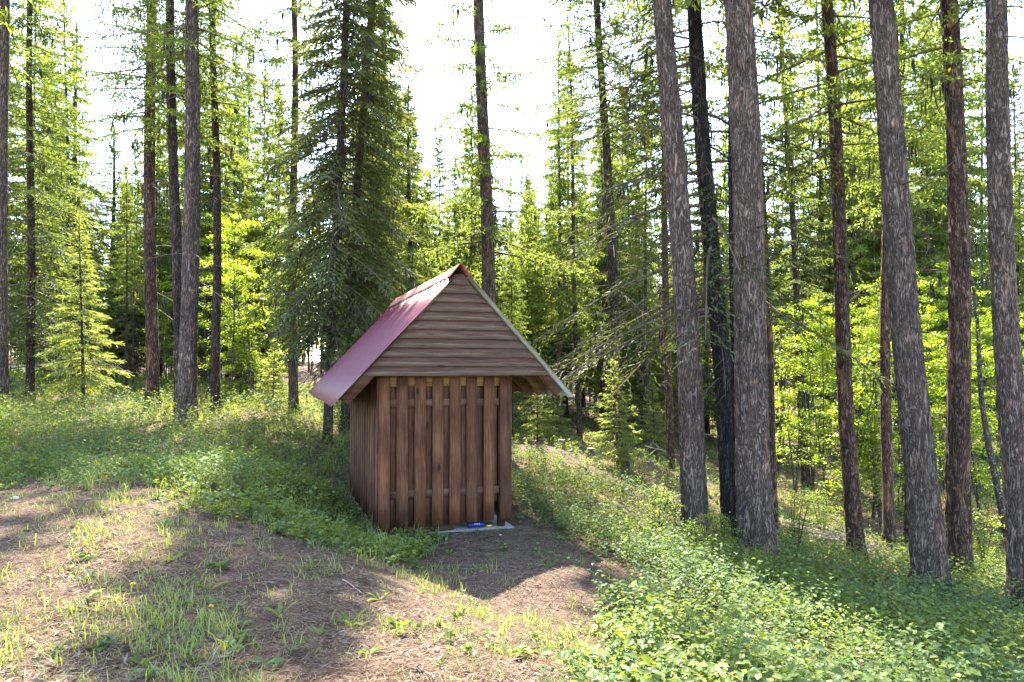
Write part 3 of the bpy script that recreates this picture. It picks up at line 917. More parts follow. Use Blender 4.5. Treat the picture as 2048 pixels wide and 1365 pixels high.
big_tree('conifer_tree', 'shaggy red brown trunk with peeling sunlit strips near the right edge', (1921, 1180), 12, 46, 1900, 31, H=24, bark='bark_red', z0=8.2, R=2.3, seed=17, sides=40, rings=240, rough=.08, dead=8, dead_z=(5, 8.4), lichen=.5)
big_tree('conifer_tree', 'grey trunk running along the right photo edge', (2050, 1245), 10, 52, 1991, 38, H=24, z0=9.5, R=2.3, seed=18, sides=40, rings=220, dead=3, dead_z=(6, 9))
big_tree('conifer_tree', 'slim brown trunk just left of the broad leaning trunk', (1778, 1102), 16, 22, 1770, 15, H=20, bark='bark_red', z0=8, R=1.9, seed=19, sides=22, rings=110, dead=6)
big_tree('conifer_tree', 'slender trunk touching the left side of the broad leaning trunk', (1817, 1100), 17, 15, 1800, 11, H=19, bark='bark_far', z0=8, R=1.8, seed=20, sides=18, rings=90)
# mid distance
big_tree('conifer_tree', 'brown trunk behind the bright sapling in the clearing', (1243, 937), 19, 24, 1196, 13, H=20, bark='bark_far', kind='spruce', fol='fir', blade=(.14, .04), z0=8.6, R=2.0, n_br=80, seed=21, sides=24, rings=110, dead=25, dead_z=(3.5, 8), lichen=.4)
big_tree('conifer_tree', 'thin straight brown trunk left of the big grey leaning trunk', (1341, 947), 20, 16, 1322, 11, H=19, bark='bark_red', kind='spruce', fol='fir', blade=(.14, .04), z0=8.4, R=1.9, n_br=75, seed=22, sides=18, rings=90, dead=20, dead_z=(2.5, 7), lichen=.4)
big_tree('conifer_tree', 'slim brown trunk with leafy bush around it right of the thickest trunk', (1613, 978), 24, 16, 1560, 9, H=18, bark='bark_far', fol='fir', z0=4, R=1.9, n_br=70, kind='spruce', dens=.8, seed=23, sides=16, rings=70)
big_tree('conifer_tree', 'slender dark trunk right of the shed eave', (1159, 883), 28, 11, 1135, 6, H=17, bark='bark_far', z0=4, R=1.7, n_br=60, seed=24, sides=14, rings=60)
for (px, py, Y, H, R, sd, lb) in [(60, 792, 22, 19, 2.5, 31, 'tall full spruce at the left edge with sunlit yellow green branches'),
                               (150, 770, 29, 15, 2.3, 32, 'pointed spruce stepping down beside the left edge spruce'),
                               (225, 772, 34, 12.5, 2.0, 33, 'shorter spruce filling the gap left of the four close trunks'),
                               (818, 850, 24, 11.6, 1.7, 34, 'pointed fir peeking out right of the dark spruces')]:
    p = at(px, py, Y)
    big_tree('spruce_tree', lb, (px, py), Y, 16, px + 2, 10, H=H, bark='bark_far', fol='fir' if sd != 33 else 'larch', kind='spruce', z0=1.6, R=R, n_br=140, dens=1.1, blade=(.14, .038), droop=.3, dead=25, dead_z=(.6, 3), lichen=.25, seed=sd, sides=14, rings=50)

# prototypes of the background trees: (trunk mesh, crown mesh, branches mesh)
def proto(H, r0, z0, R, n_br, kind, fol, bark, seed, dens=.8, blade=(.14, .042), dead=10, dead_z=(.8, 3), droop=.25, tilt=(18, -15), shape=1.0, curve=.03):
    dead = int(dead * 1.6)
    rng = np.random.default_rng(500 + seed)
    tm, ax, rad = trunk_mesh('trunk', H, r0, .012, (rng.uniform(-.3, .3), 0), 8, 22, .05, seed, .15, curve=curve)
    leaf, wood, _ = crown_parts(ax, rad, H, z0, R, n_br, rng, kind, dead, dead_z, 0, True, dens, blade, shape, droop, tilt)
    cm = leaves_mesh('crown', *leaf); wm = wood.mesh('branches')
    tm.materials.append(M[bark]); cm.materials.append(M[fol]); wm.materials.append(M['twig'])
    return tm, cm, wm, H
PROT = {
    'larch': [proto(17, .12, 4.0, 1.9, 140, 'larch', 'larch', 'bark_far', 1, 1.3, (.17, .06), 26, (1.5, 5)),
              proto(14, .09, 2.2, 1.7, 130, 'larch', 'larch', 'bark_far', 2, 1.3, (.17, .06), 20, (1, 3)),
              proto(19, .15, 5.5, 2.1, 140, 'larch', 'larch', 'bark_red', 3, 1.3, (.17, .06), 30, (2, 7)),
              proto(11, .06, 1.4, 1.4, 110, 'larch', 'larch', 'bark_far', 4, 1.3, (.15, .052), 14, (.8, 2.5))],
    'spruce': [proto(15, .13, 1.7, 2.2, 175, 'spruce', 'fir', 'bark_far', 5, 1.1, (.20, .06), 24, (.8, 3.5), .32),
               proto(12, .10, 1.0, 2.0, 165, 'spruce', 'fir', 'bark_far', 6, 1.1, (.19, .058), 20, (.5, 2.5), .3),
               proto(17, .14, 2.6, 2.4, 200, 'spruce', 'fir', 'bark_far', 7, 1.1, (.20, .06), 30, (1, 5), .34)],
    'pole': [proto(14, .088, 6.2, 1.3, 70, 'larch', 'larch', 'bark_far', 8, 1.2, (.16, .055), 30, (1, 6)),
             proto(12, .070, 4.8, 1.1, 60, 'larch', 'larch', 'bark_far', 9, 1.2, (.15, .052), 24, (.8, 5), curve=.08)],
}
def place_proto(pr, x, y, name, label, group, sc=1.0, rz=None, cat='tree'):
    tm, cm, wm, H = pr
    r = tree_root(name, x, y, label, cat, group, random.uniform(0, 6.28) if rz is None else rz, sc, .05)
    link('trunk', tm, None, r); link('branches', wm, None, r)['kind'] = 'stuff'; link('crown', cm, None, r)
    return r

# sunny places of the photograph: no background crown may stand between them and the sun
LIT = [(-9, 16), (-10.5, 18.5), (-6.5, 17), (-12, 18), (-7.0, 19.5), (-11, 17), (-5.5, 13.5), (3.5, 12.2), (5.2, 18.5), (-8.0, 17.5), (-6.3, 15.5), (-5.0, 18), (-9.5, 18.5), (-3.8, 14.5), (1.8, 12.5), (2.6, 14.5), (1.5, 16), (3.2, 17.5), (4.5, 15.5), (6, 14), (1.6, 6.0), (.3, 5.6), (-.8, 6.0), (-2.2, 7.0), (7, 13), (8, 16), (-1.6, 10.4)]
lit = np.array([(x, y, g1(x, y)) for x, y in LIT] + [(x, y, g1(x, y) + h) for x, y in [(9, 19), (11, 20), (13, 20), (10, 24), (12.5, 23), (15, 21), (8.5, 22)] for h in (1.5, 4)]
               + [(x, y, g1(x, y) + 4) for x, y in [(-11, 27), (-9.6, 25), (-9, 29)]] + [(-12.5, 19.5, 2.5), (-1.5, 11, 2.2), (-1.8, 13, 2.0)])
hs = np.linspace(3, 20, 30)
sxy = np.array([sun_dir.x, sun_dir.y]) / sun_dir.z
def shades(x, y, H, z0, R):
    zb = g1(x, y)
    for px, py, pz in lit:
        hz = hs + zb - pz
        d = np.hypot(px + sxy[0] * hz - x, py + sxy[1] * hz - y)
        f = np.clip((hs - z0) / (H - z0), 0, 1)
        if np.any((hs > z0) & (hs < H) & (d < R * (1 - f) * 1.05 + .1)): return True
    return False
GAPS = [(150, 292, 290), (808, 925, 240), (985, 1105, 330), (500, 560, 120)]      # columns of open sky and how far down they reach (photo pixels)
taken = list(main_xy)
cnt = {}
LAND = [(5, 'left edge trunk'), (60, 'left edge spruce'), (168, 'bright young fir'), (305, 'torn bark trunk'), (374, 'thickest left trunk'), (432, 'slim left trunk'),
        (588, 'tall brown trunk'), (672, 'big dark spruce'), (818, 'pointed fir'), (972, 'shed ridge trunk'), (1090, 'right shed eave'), (1159, 'slender dark trunk'),
        (1240, 'clearing young fir'), (1341, 'thin straight trunk'), (1395, 'first leaning trunk'), (1464, 'black barked trunk'), (1515, 'thickest right trunk'), (1613, 'bush wrapped trunk'),
        (1714, 'brush pile trunk'), (1778, 'slim brown trunk'), (1862, 'broad leaning trunk'), (1921, 'shaggy red trunk'), (2040, 'right edge trunk')]
def where(px):
    d, (lx, nm) = min((abs(px - l[0]), l) for l in LAND)
    return ('left of the ' if px < lx else 'right of the ') + nm, 'forest trees around the ' + nm
def region(px, kind='larch', Y=40, sc=1.0, i=0):
    w, gp = where(px)
    look = {'pole': ['thin bare pole conifer', 'crooked thin pole conifer'], 'larch': ['airy light green conifer', 'slim light green conifer', 'tall reddish airy conifer', 'short slender conifer'],
            'spruce': ['dark bushy conifer', 'short bushy conifer', 'tall bushy conifer']}[kind][i]
    dist = 'front of the forest' if Y < 33 else ('mid forest' if Y < 55 else 'deep in the forest')
    return f'{look}, {dist}, {w}', gp
n_bg = 0
for px, Y, ytop, kindp, ki in [(935, 31, 150, 'larch', 0), (962, 36, 230, 'spruce', 1), (1118, 29, 60, 'larch', 2), (880, 38, 262, 'spruce', 1), (905, 33, 300, 'larch', 1), (455, 41, 60, 'larch', 1), (490, 45, 80, 'larch', 0), (525, 39, 130, 'larch', 1),
                               (555, 42, 150, 'spruce', 2), (475, 48, 170, 'spruce', 0), (1015, 40, 345, 'larch', 1), (1060, 36, 352, 'spruce', 1), (1090, 42, 350, 'larch', 3), (270, 41, 255, 'larch', 1), (320, 43, 110, 'larch', 0), (755, 34, 90, 'spruce', 2), (850, 30, 330, 'spruce', 1), (1000, 33, 400, 'larch', 3)]:
    x = (px - 1024) / F * Y; pr = PROT[kindp][ki]
    sc = ((738 - ytop) / F * Y + CZ - g1(x, Y)) / pr[3]
    lb, gp = region(px, kindp, Y, sc, ki)
    place_proto(pr, x, Y, 'forest_tree', lb, gp, sc)
    taken.append((x, Y)); n_bg += 1
tries = 0
while n_bg < 298 and tries < 12000:
    tries += 1
    Y = 23 * (95 / 23) ** (random.random() ** .9)
    px = random.uniform(-160, 2210)
    if n_bg >= 232: px = random.uniform(760, 1330); Y = random.uniform(30, 80)
    x = (px - 1024) / F * Y
    if any((x - a) ** 2 + (Y - b) ** 2 < (1.1 if Y < 50 else .8) ** 2 * (1.6 if (a, b) in main_xy else 1) for a, b in taken): continue
    u = random.random()
    kindp = 'pole' if u < .36 else ('larch' if u < .76 else 'spruce')
    if px > 1000 and px < 1330 and kindp == 'spruce' and Y < 32: kindp = 'larch'
    ki = random.randrange(len(PROT[kindp])); pr = PROT[kindp][ki]
    sc = random.uniform(.85, 1.2) * (1.22 if Y < 42 else 1)
    for a, b_, yg in GAPS:
        if a - 15 < px < b_ + 15:
            hmax = (738 - yg) / F * Y + CZ - g1(x, Y)
            if pr[3] * sc > hmax:
                sc = hmax / pr[3] * random.uniform(.8, 1)
    if sc < .45: continue
    if shades(x, Y, pr[3] * sc, pr[3] * sc * .16, 2.1 * sc): continue
    lb, gp = region(px, kindp, Y, sc, ki)
    place_proto(pr, x, Y, 'forest_tree', lb, gp, sc)
    taken.append((x, Y)); n_bg += 1
print('background trees', n_bg, tries)

# farthest wood, one mass: low-detail trees joined
far_v, far_t = [], []
fw = MB()
nfar = 0
rngf = np.random.default_rng(5)
FC, FD, FN, FL, FW_ = [], [], [], [], []
for k in range(330):
    Y = rngf.uniform(90, 175)
    x = rngf.uniform(-1, 1) * (Y * .86 + 6)
    zg = g1(x, Y) - .2
    H = rngf.uniform(17, 28)
    fw.tube([(x, Y, zg), (x + rngf.uniform(-.2, .2), Y, zg + H * .5), (x + rngf.uniform(-.3, .3), Y, zg + H)], [.16, .11, .03], 5, False)
    m = 330
    f = rngf.random(m) ** .8
    z0 = rngf.uniform(.1, .4)
    hz = zg + H * (z0 + (1 - z0) * f)
    rr = (1 - f) ** .8 * rngf.uniform(1.8, 3.0) * np.sqrt(rngf.random(m))
    az = rngf.uniform(0, 6.28, m)
    h = np.stack([np.cos(az), np.sin(az), np.zeros(m)], 1)
    FC.append(np.array([x, Y, 0]) + h * rr[:, None] + np.stack([np.zeros(m), np.zeros(m), hz], 1))
    FD.append(h + np.array([0, 0, -.25]) + rngf.normal(0, .35, (m, 3)))
    FN.append(np.array([0, 0, 1]) + rngf.normal(0, .4, (m, 3)))
    FL.append(rngf.uniform(.75, 1.3, m)); FW_.append(rngf.uniform(.24, .42, m))
fm = leaves_mesh('distant_forest', *(np.concatenate(a) for a in (FC, FD, FN, FL, FW_)))
fo = link('distant_forest', fm, M['fir']); tag(fo, 'distant conifer forest seen as one green mass between the trunks', 'forest', kind='stuff')
link('trunks', fw.mesh('trunks'), M['bark_far'], fo)['kind'] = 'stuff'

# young firs
YF = [proto(4.2, .045, .5, 1.05, 80, 'spruce', 'young_fir', 'bark_far', 20, .9, (.10, .028), 4, (.2, .5), .22, (25, -8)),
      proto(2.9, .03, .35, .8, 60, 'spruce', 'young_fir', 'bark_far', 21, .9, (.09, .026), 3, (.1, .4), .2, (25, -8)),
      proto(6.5, .06, .9, 1.35, 105, 'spruce', 'young_fir', 'bark_far', 22, .9, (.12, .032), 8, (.3, .9), .25, (25, -10))]
for (px, py, Y, k, sc, lb) in [
    (168, 790, 19.5, 2, .82, 'bright green young fir in front of the dark forest at left'),
    (1236, 905, 18.2, 1, .98, 'bright young fir growing in front of a brown trunk in the clearing'),
    (1075, 862, 24, 0, .72, 'dim young fir seen under the right eave of the shed'),
    (545, 838, 23, 1, .8, 'small fir sapling at the foot of the tall brown trunk'),
    (1105, 868, 25, 1, .9, 'small fir sapling just right of the dim young fir'),
    (1010, 850, 27, 2, .75, 'young fir standing directly behind the right shed corner'),
    (480, 815, 27, 0, .9, 'young fir in the shade right of the left trunk group'),
    (1310, 880, 26, 0, .7, 'young fir left of the thin straight brown trunk')]:
    p = at(px, py, Y)
    place_proto(YF[k], p[0], Y, 'young_fir', lb, None, sc)

# leafy broadleaf saplings and tall shrubs
def broadleaf(H, R, seed, nst=3, nleaf=3600, L=.075):
    rng = np.random.default_rng(seed)
    wb = MB(); C, D = [], []
    for k in range(nst):
        a = rng.uniform(0, 6.28); tip = np.array([math.cos(a), math.sin(a), 0]) * R * rng.uniform(.2, .6)
        s = np.linspace(0, 1, 8)
        pts = np.stack([tip[0] * s ** 1.4 + .05 * np.sin(s * 7 + a), tip[1] * s ** 1.4, H * rng.uniform(.8, 1) * s - .1], 1)
        wb.tube(pts, .028 * (1 - .85 * s) + .004, 6, False)
        for j in range(16):
            u = rng.uniform(.18, 1.0)
            p = np.array([np.interp(u, s, pts[:, c]) for c in range(3)])
            az = rng.uniform(0, 6.28); ln = R * rng.uniform(.35, 1.0) * (1.1 - .5 * u)
            d = norm(np.array([math.cos(az), math.sin(az), rng.uniform(.1, .7)]))
            ss = np.linspace(0, 1, 4)
            bp = p + d * (ln * ss)[:, None] + np.array([0, 0, -1]) * (.25 * ln * ss ** 2)[:, None]
            wb.tube(bp, .008 * (1 - .8 * ss) + .002, 3, False)
            m = int(nleaf / (nst * 16))
            t = rng.uniform(.15, 1.05, m)
            q = np.stack([np.interp(t, ss, bp[:, c]) for c in range(3)], 1) + rng.normal(0, .10, (m, 3)) * np.array([1, 1, .45])
            C.append(q); D.append(norm(d + rng.normal(0, .8, (m, 3)) * np.array([1, 1, .5]) + np.array([0, 0, -.25])))
    C = np.concatenate(C); D = np.concatenate(D); m = len(C)
    N = np.array([0, 0, 1]) + rng.normal(0, .45, (m, 3))
    cm = leaves_mesh('crown', C, D, N, L * rng.uniform(.7, 1.3, m), L * .72 * rng.uniform(.8, 1.2, m), .15)
    wm = wb.mesh('stems')
    cm.materials.append(M['maple']); wm.materials.append(M['bark_pale'])
    return cm, wm
BL = [broadleaf(6.2, 1.7, 1, 3, 3900), broadleaf(4.6, 1.4, 2, 4, 3300), broadleaf(7.5, 1.6, 3, 2, 3900), broadleaf(2.6, 1.0, 4, 5, 2200, .06)]
def place_bl(k, x, y, name, label, group, sc=1.0):
    cm, wm = BL[k]
    r = tree_root(name, x, y, label, 'tree' if k != 3 else 'shrub', group, random.uniform(0, 6.28), sc)
    link('stems', wm, None, r)['kind'] = 'stuff'; link('crown', cm, None, r)
LG = 'broadleaf saplings in the right thicket'
LLB = 'bright yellow green broadleaf sapling in the thicket behind the right trunks'
for px, py, Y, k, sc in [(1590, 950, 22, 0, .95), (1650, 960, 20.5, 2, .9), (1700, 985, 18.5, 1, 1.05), (1740, 930, 26, 2, .95), (1800, 990, 20, 0, .95), (1760, 1000, 18, 1, .9),
                         (1845, 950, 24, 2, .95), (1895, 985, 20, 0, .9), (1960, 1000, 19, 1, 1.0), (1990, 960, 23, 2, .9), (2040, 1000, 20, 0, .95), (1555, 930, 25, 1, 1.1), (1860, 930, 28, 0, 1.15), (1660, 920, 28, 0, 1.2), (2100, 980, 22, 2, .9), (1625, 940, 24, 2, 1.0), (1690, 940, 23, 0, 1.1), (1775, 950, 23, 2, 1.1), (1815, 940, 26, 0, 1.2), (1720, 920, 30, 2, 1.3), (1880, 930, 26, 2, 1.2), (1930, 950, 24, 0, 1.1), (2010, 940, 27, 0, 1.2)]:
    p = at(px, py, Y)
    place_bl(k, p[0], Y, 'broadleaf_sapling', ['bushy', 'low spreading', 'tall slim'][k] + ' yellow green broadleaf sapling ' + ('in front, ' if Y < 21 else 'farther back, ') + where(px)[0], LG, sc)
LB2 = 'yellow green broadleaf sapling between the left trunk group and the dark spruce'
for px, py, Y, k, sc in [(415, 800, 27, 0, 1.05), (460, 812, 25, 2, 1.0), (505, 815, 26, 1, 1.2), (440, 800, 31, 2, 1.2), (530, 810, 30, 0, 1.1), (335, 800, 30, 0, .9)]:
    p = at(px, py, Y)
    place_bl(k, p[0], Y, 'broadleaf_sapling', ['bushy', 'low spreading', 'tall slim'][k] + ' yellow green broadleaf sapling ' + ('in front, ' if Y < 28 else 'farther back, ') + where(px)[0], 'broadleaf saplings at left', sc)
for px, Y, sc, lb in [(1308, 10.6, .42, 'dark leafy bush standing just left of the big grey leaning trunk'), (1440, 10.4, .40, 'leafy bush at the foot of the thickest right trunk'),
                      (1395, 10.2, .30, 'low leafy bush touching the base of the big grey leaning trunk'), (1585, 13, .5, 'leafy bush behind the thickest right trunk beside the brush pile'),
                      (1380, 14.5, .5, 'sunlit leafy bush in the clearing behind the big grey leaning trunk'), (1960, 13.5, .55, 'leafy bush right of the shaggy red brown trunk'),
                      (1640, 15.5, .5, 'leafy bush behind the brush pile')]:
    x = (px - 1024) / F * Y
    place_bl(3, x, Y, 'leafy_bush', lb, None, sc)

# pale leaning birch stems at the right
for (px0, py0, px1, py1, Y, lb) in [(2022, 1130, 1968, 820, 17, 'pale crooked birch stem leaning left near the right edge'), (1745, 1010, 1755, 860, 19, 'thin pale birch stem in the right thicket')]:
    a, c = at(px0, py0, Y), at(px1, py1, Y)
    a[2] = g1(a[0], Y) - .1
    s = np.linspace(0, 1, 9)
    hgt = 7.0
    d = (c - a) / (c[2] - a[2])
    pts = np.stack([a[0] + d[0] * hgt * s ** .8 * .8 + .06 * np.sin(s * 9), a[1] + .1 * np.sin(s * 6), a[2] + hgt * s], 1) - a
    r = bpy.data.objects.new('birch_tree', None); COL.objects.link(r); r.location = a; tag(r, lb, 'tree')
    b = MB(); b.tube(pts, .085 * (1 - .8 * s) + .01 if Y == 17 else .04 * (1 - .8 * s) + .01, 12, True)
    link('trunk', b.mesh('trunk', True), M['bark_pale'], r)
    cm, wm = BL[1]
    link('crown', cm, None, r, pts[5] - np.array([0, 0, .6]), None, .6)

# ------------------------------------------------------------------ stumps, logs, sticks
def stump(px, py, Y, r, h, lb, bark='stump', seed=0):
    p = at(px, py, Y); x = p[0]
    me, ax, rad = trunk_mesh('stump', h, r, r * .82, (r * .2, 0), 16, 10, .09, seed, .35)
    root = bpy.data.objects.new('tree_stump', None); COL.objects.link(root)
    root.location = (x, Y, g1(x, Y)); tag(root, lb, 'stump')
    link('bark', me, M[bark], root)
    co = np.empty(len(me.vertices) * 3); me.vertices.foreach_get('co', co); co = co.reshape(-1, 3)[-16:]
    c = co.mean(0) + np.array([0, 0, .01])
    link('cut_face', mesh_np('cut_face', np.vstack([co, c]), [(i, (i + 1) % 16, 16) for i in range(16)]), M['stick'], root)
stump(1181, 932, 19.5, .115, .34, 'grey cut stump in the clearing, tallest of three', seed=1)
stump(1122, 926, 20.5, .10, .22, 'small dark rotten stump beside the bare earth mound', seed=2)
stump(1296, 928, 20, .12, .2, 'low dark stump between two brown trunks in the clearing', seed=3)

def stick_obj(name, pts, r0, r1, lb, cat='stick', mat='stick', twigs=0, seed=0):
    rng = np.random.default_rng(seed)
    pts = np.array(pts, float); o0 = pts[0].copy()
    s = np.linspace(0, 1, len(pts))
    ss = np.linspace(0, 1, 12)
    P = np.stack([np.interp(ss, s, pts[:, j]) for j in range(3)], 1) + rng.normal(0, r0 * .35, (12, 3))
    b = MB(); b.tube(P - o0, r0 + (r1 - r0) * ss, 7)
    o = link(name, b.mesh(name, True), M[mat], None, o0)
    tag(o, lb, cat)
    for k in range(twigs):
        i = int(rng.integers(2, 11)); d = norm(P[i] - P[i - 1] + rng.normal(0, .6, 3) * np.array([1, 1, .8]) * np.linalg.norm(P[i] - P[i - 1])); ln = rng.uniform(.15, .5) * np.linalg.norm(P[-1] - P[0]) * .35
        b = MB(); q = P[i] - o0
        b.tube([q, q + d * ln * .5 + rng.normal(0, .02, 3), q + d * ln + np.array([0, 0, rng.uniform(-.1, .15) * ln])], [r1 * 1.2, r1 * .8, r1 * .4], 4)
        link('twig', b.mesh('twig'), M[mat], o)
    return o
def gpt(px, Y, dz=0.0):
    x = (px - 1024) / F * Y
    return np.array([x, Y, g1(x, Y) + dz])
stick_obj('fallen_pole', [at(18, 737, 25), at(150, 722, 25.5)], .045, .025, 'thin grey fallen pole leaning across the left forest trunks', 'log', twigs=3, seed=1)
stick_obj('fallen_branch', [at(195, 722, 23), at(262, 746, 22.5)], .03, .012, 'bare grey fallen branch tangle right of the young fir at left', 'branch', twigs=9, seed=2)
stick_obj('fallen_pole', [gpt(1400, 26, .15), at(1290, 893, 23)], .03, .015, 'pale fallen pole lying in the sunlit clearing', 'log', twigs=5, seed=3)
stick_obj('fallen_branch', [at(1625, 905, 24), at(1690, 940, 23.5)], .05, .02, 'pale dead branch with side twigs leaning in the right thicket', 'branch', twigs=10, seed=4)
stick_obj('dead_stick', [at(1478, 1290, 6.6), at(1543, 1250, 6.7), at(1570, 1222, 6.9)], .011, .006, 'bare pale stick poking up from the shrubs at lower right', 'stick', twigs=2, seed=5)
stick_obj('dead_stick', [at(1700, 1330, 6.7), at(1722, 1310, 6.8), at(1732, 1290, 6.8)], .008, .004, 'small forked twig among the shrubs near the bottom right', 'stick', twigs=3, seed=6)
stick_obj('dead_stick', [at(1935, 1305, 7.2), at(1975, 1295, 7.3)], .009, .004, 'pale forked stick in the shrubs at the bottom right corner', 'stick', twigs=3, seed=7)
stick_obj('dead_stick', [gpt(690, 6.0, .01), gpt(730, 5.6, .02)], .006, .003, 'thin straight pale stick on the needle litter before the shed', 'stick', seed=8)
stick_obj('dead_stick', [at(365, 862, 16.0), at(392, 850, 16.1)], .02, .012, 'short white stick against the base of the thickest left trunk', 'stick', seed=9)
stick_obj('dead_stick', [gpt(455, 10.2, .05), gpt(530, 9.9, .04), gpt(560, 9.9, .03)], .014, .007, 'dark stick at the edge of the left grass patch', 'stick', 'stump', seed=10)

# brush pile: every stick a part
bp = bpy.data.objects.new('brush_pile', None); COL.objects.link(bp)
bpc = at(1660, 1095, 15); bpc[2] = g1(bpc[0], 15)
bp.location = bpc; tag(bp, 'low pile of pale cut branches around the reddish trunk', 'brush pile')
rng = np.random.default_rng(9)
for k in range(85):
    cx, cyy = rng.normal(-.15, .55), rng.normal(0, .3)
    ang = rng.normal(-.25, .22); ln = rng.uniform(.5, 1.6)
    d = np.array([math.cos(ang), math.sin(ang) * .8, 0])
    s = np.linspace(-.5, .5, 5)
    P = np.array([cx, cyy, 0]) + d * (ln * s)[:, None]
    gzv = gz(P[:, 0] + bpc[0], P[:, 1] + bpc[1]) - bpc[2]
    hh = max(0, .36 * (1 - (cx / 1.3) ** 2)) * rng.uniform(.1, 1)
    P[:, 2] = np.linspace(gzv[0], gzv[-1], 5) + .04 + hh + .04 * np.sin(s * 5 + k) + rng.uniform(-.06, .06) * s
    rr = rng.uniform(.006, .016)
    b = MB(); b.tube(P, rr * (1 - .5 * (s + .5)), 5)
    link('stick', b.mesh('stick'), M['stick'], bp)

# ------------------------------------------------------------------ ground plants
def in_shed(x, y, pad=.12):
    dx, dy = x - P0[0], y - P0[1]
    u, v = dx * SU[0] + dy * SU[1], dx * SV[0] + dy * SV[1]
    return (u > -pad) & (u < SW + pad) & (v > -pad) & (v < SL + pad)
def lushL(x, y):
    yl = np.interp(x, [-14, -7.5, -4.8, -2.8, -2.0, -1.5, -.9], [10.8, 9.9, 9.0, 8.2, 7.6, 7.3, 8.2]) + (vnoise(x * 1.5, y * 1.5, 5) - .5) * 1.2
    return sstep(yl - .9, yl + 1.1, y + (vnoise(x * 4, y * 4, 17) - .5) * 1.4) * (x < -.95)
def shrubR(x, y):
    xr = np.interp(y, [3, 4.2, 5, 6.6, 8.0, 8.8, 10, 12, 13], [.1, .25, .55, .80, 1.05, 1.15, .55, .2, .2]) + (vnoise(x * 2, y * 2, 7) - .5) * .5
    return sstep(xr - .1, xr + .45, x) * sstep(14.5, 11.5, y)
def band(x, y):
    return np.exp(-((x - (1.62 - .42 * (y - 8.6))) / .5) ** 2) * sstep(7.6, 8.4, y) * sstep(13, 11.5, y)
def beyond(x, y):
    return sstep(11, 12.5, y)
def litter_clear(x, y):
    """bare sunlit litter in the clearing right of the shed, and the trodden pad before it"""
    c = np.exp(-(((x - 2.5) / .9) ** 2 + ((y - 13.0) / 1.3) ** 2)) + .9 * np.exp(-(((x - .6) / .8) ** 2 + ((y - 20.5) / 1.2) ** 2)) + .8 * np.exp(-(((x + 3.3) / .5) ** 2 + ((y - 12.5) / 1.5) ** 2))
    return c
def sample(n, ymin, ymax, rng, fx=.8, ox=1.2):
    y = ymin * (ymax / ymin) ** rng.random(n)
    x = rng.uniform(-1, 1, n) * (fx * y + ox)
    return x, y

# leafy ground cover
rng = np.random.default_rng(21)
x, y = sample(52000, 3.4, 60, rng)
xb, yb_ = sample(18000, 7.2, 16, rng)
x, y = np.concatenate([x, xb]), np.concatenate([y, yb_])
dens = np.maximum.reduce([lushL(x, y) * (.92 - .5 * sstep(12.5, 15, y)), shrubR(x, y) * .95, beyond(x, y) * .62 * (vnoise(x * .8, y * .8, 9) > .3)])
dens = np.maximum(dens, .035 * (vnoise(x * 2, y * 2, 4) > .5))
bnd = band(x, y)
dens = dens * (1 - np.clip(litter_clear(x, y), 0, .9)) * np.where((y < 12) & (x > 0), .35 + .65 * sstep(.28, .45, vnoise(x * 2.6, y * 2.6, 14)), 1)
dens = np.maximum(dens, .95 * bnd)
keep = (rng.random(len(x)) < dens) & ~in_shed(x, y)
x, y = x[keep], y[keep]
nP = len(x)
sR = shrubR(x, y)
big = np.maximum.reduce([sR, .65 * lushL(x, y), .95 * band(x, y)])
hgt = (.07 + .36 * big * (.25 + 1.25 * vnoise(x * 2.1, y * 2.1, 6)) + .22 * beyond(x, y)) * rng.uniform(.45, 1.3, nP)
du, dv = (x - P0[0]) * SU[0] + (y - P0[1]) * SU[1], (x - P0[0]) * SV[0] + (y - P0[1]) * SV[1]
hgt = hgt * (1 - .62 * sstep(-1.0, -.2, du) * sstep(1.6, .8, du) * sstep(-1.6, -.9, dv) * sstep(4.5, 3.5, dv))   # trodden low along the walls
nl = 8
pid = np.repeat(np.arange(nP), nl)
m = len(pid)
scl = np.maximum(1, y / 13)[pid] ** .8
tt = np.tile((np.arange(nl) + .6) / nl, nP) ** .8                    # place along the stem
saz = rng.uniform(0, 6.28, nP)[pid]                                  # stems arch over to one side
slean = (rng.uniform(.15, .95, nP) * (.12 + .3 * big))[pid] * scl
side = np.tile(np.where(np.arange(nl) % 2, 1.0, -1.0), nP)
az = saz + side * rng.uniform(.7, 1.7, m)
h = np.stack([np.cos(az), np.sin(az), np.zeros(m)], 1)
zz = hgt[pid] * (tt - .25 * tt ** 3) * 1.3
px_ = x[pid] + np.cos(saz) * slean * tt ** 1.6 + rng.normal(0, .008, m)
py_ = y[pid] + np.sin(saz) * slean * tt ** 1.6 + rng.normal(0, .008, m)
C = np.stack([px_, py_, gz(x, y)[pid] + zz], 1)
D = h + np.array([0, 0, .1]) + rng.normal(0, .28, (m, 3))
N = np.array([0, 0, 1]) + rng.normal(0, .32, (m, 3))
spc = vnoise(x * .9 + 4, y * .9, 31) + rng.normal(0, .12, nP) > .52     # which of two species
L = rng.uniform(.028, .056, m) * scl * rng.uniform(.6, 1.45, nP)[pid]
L = np.where(spc[pid], L * .85, L)
near = y[pid] < 7
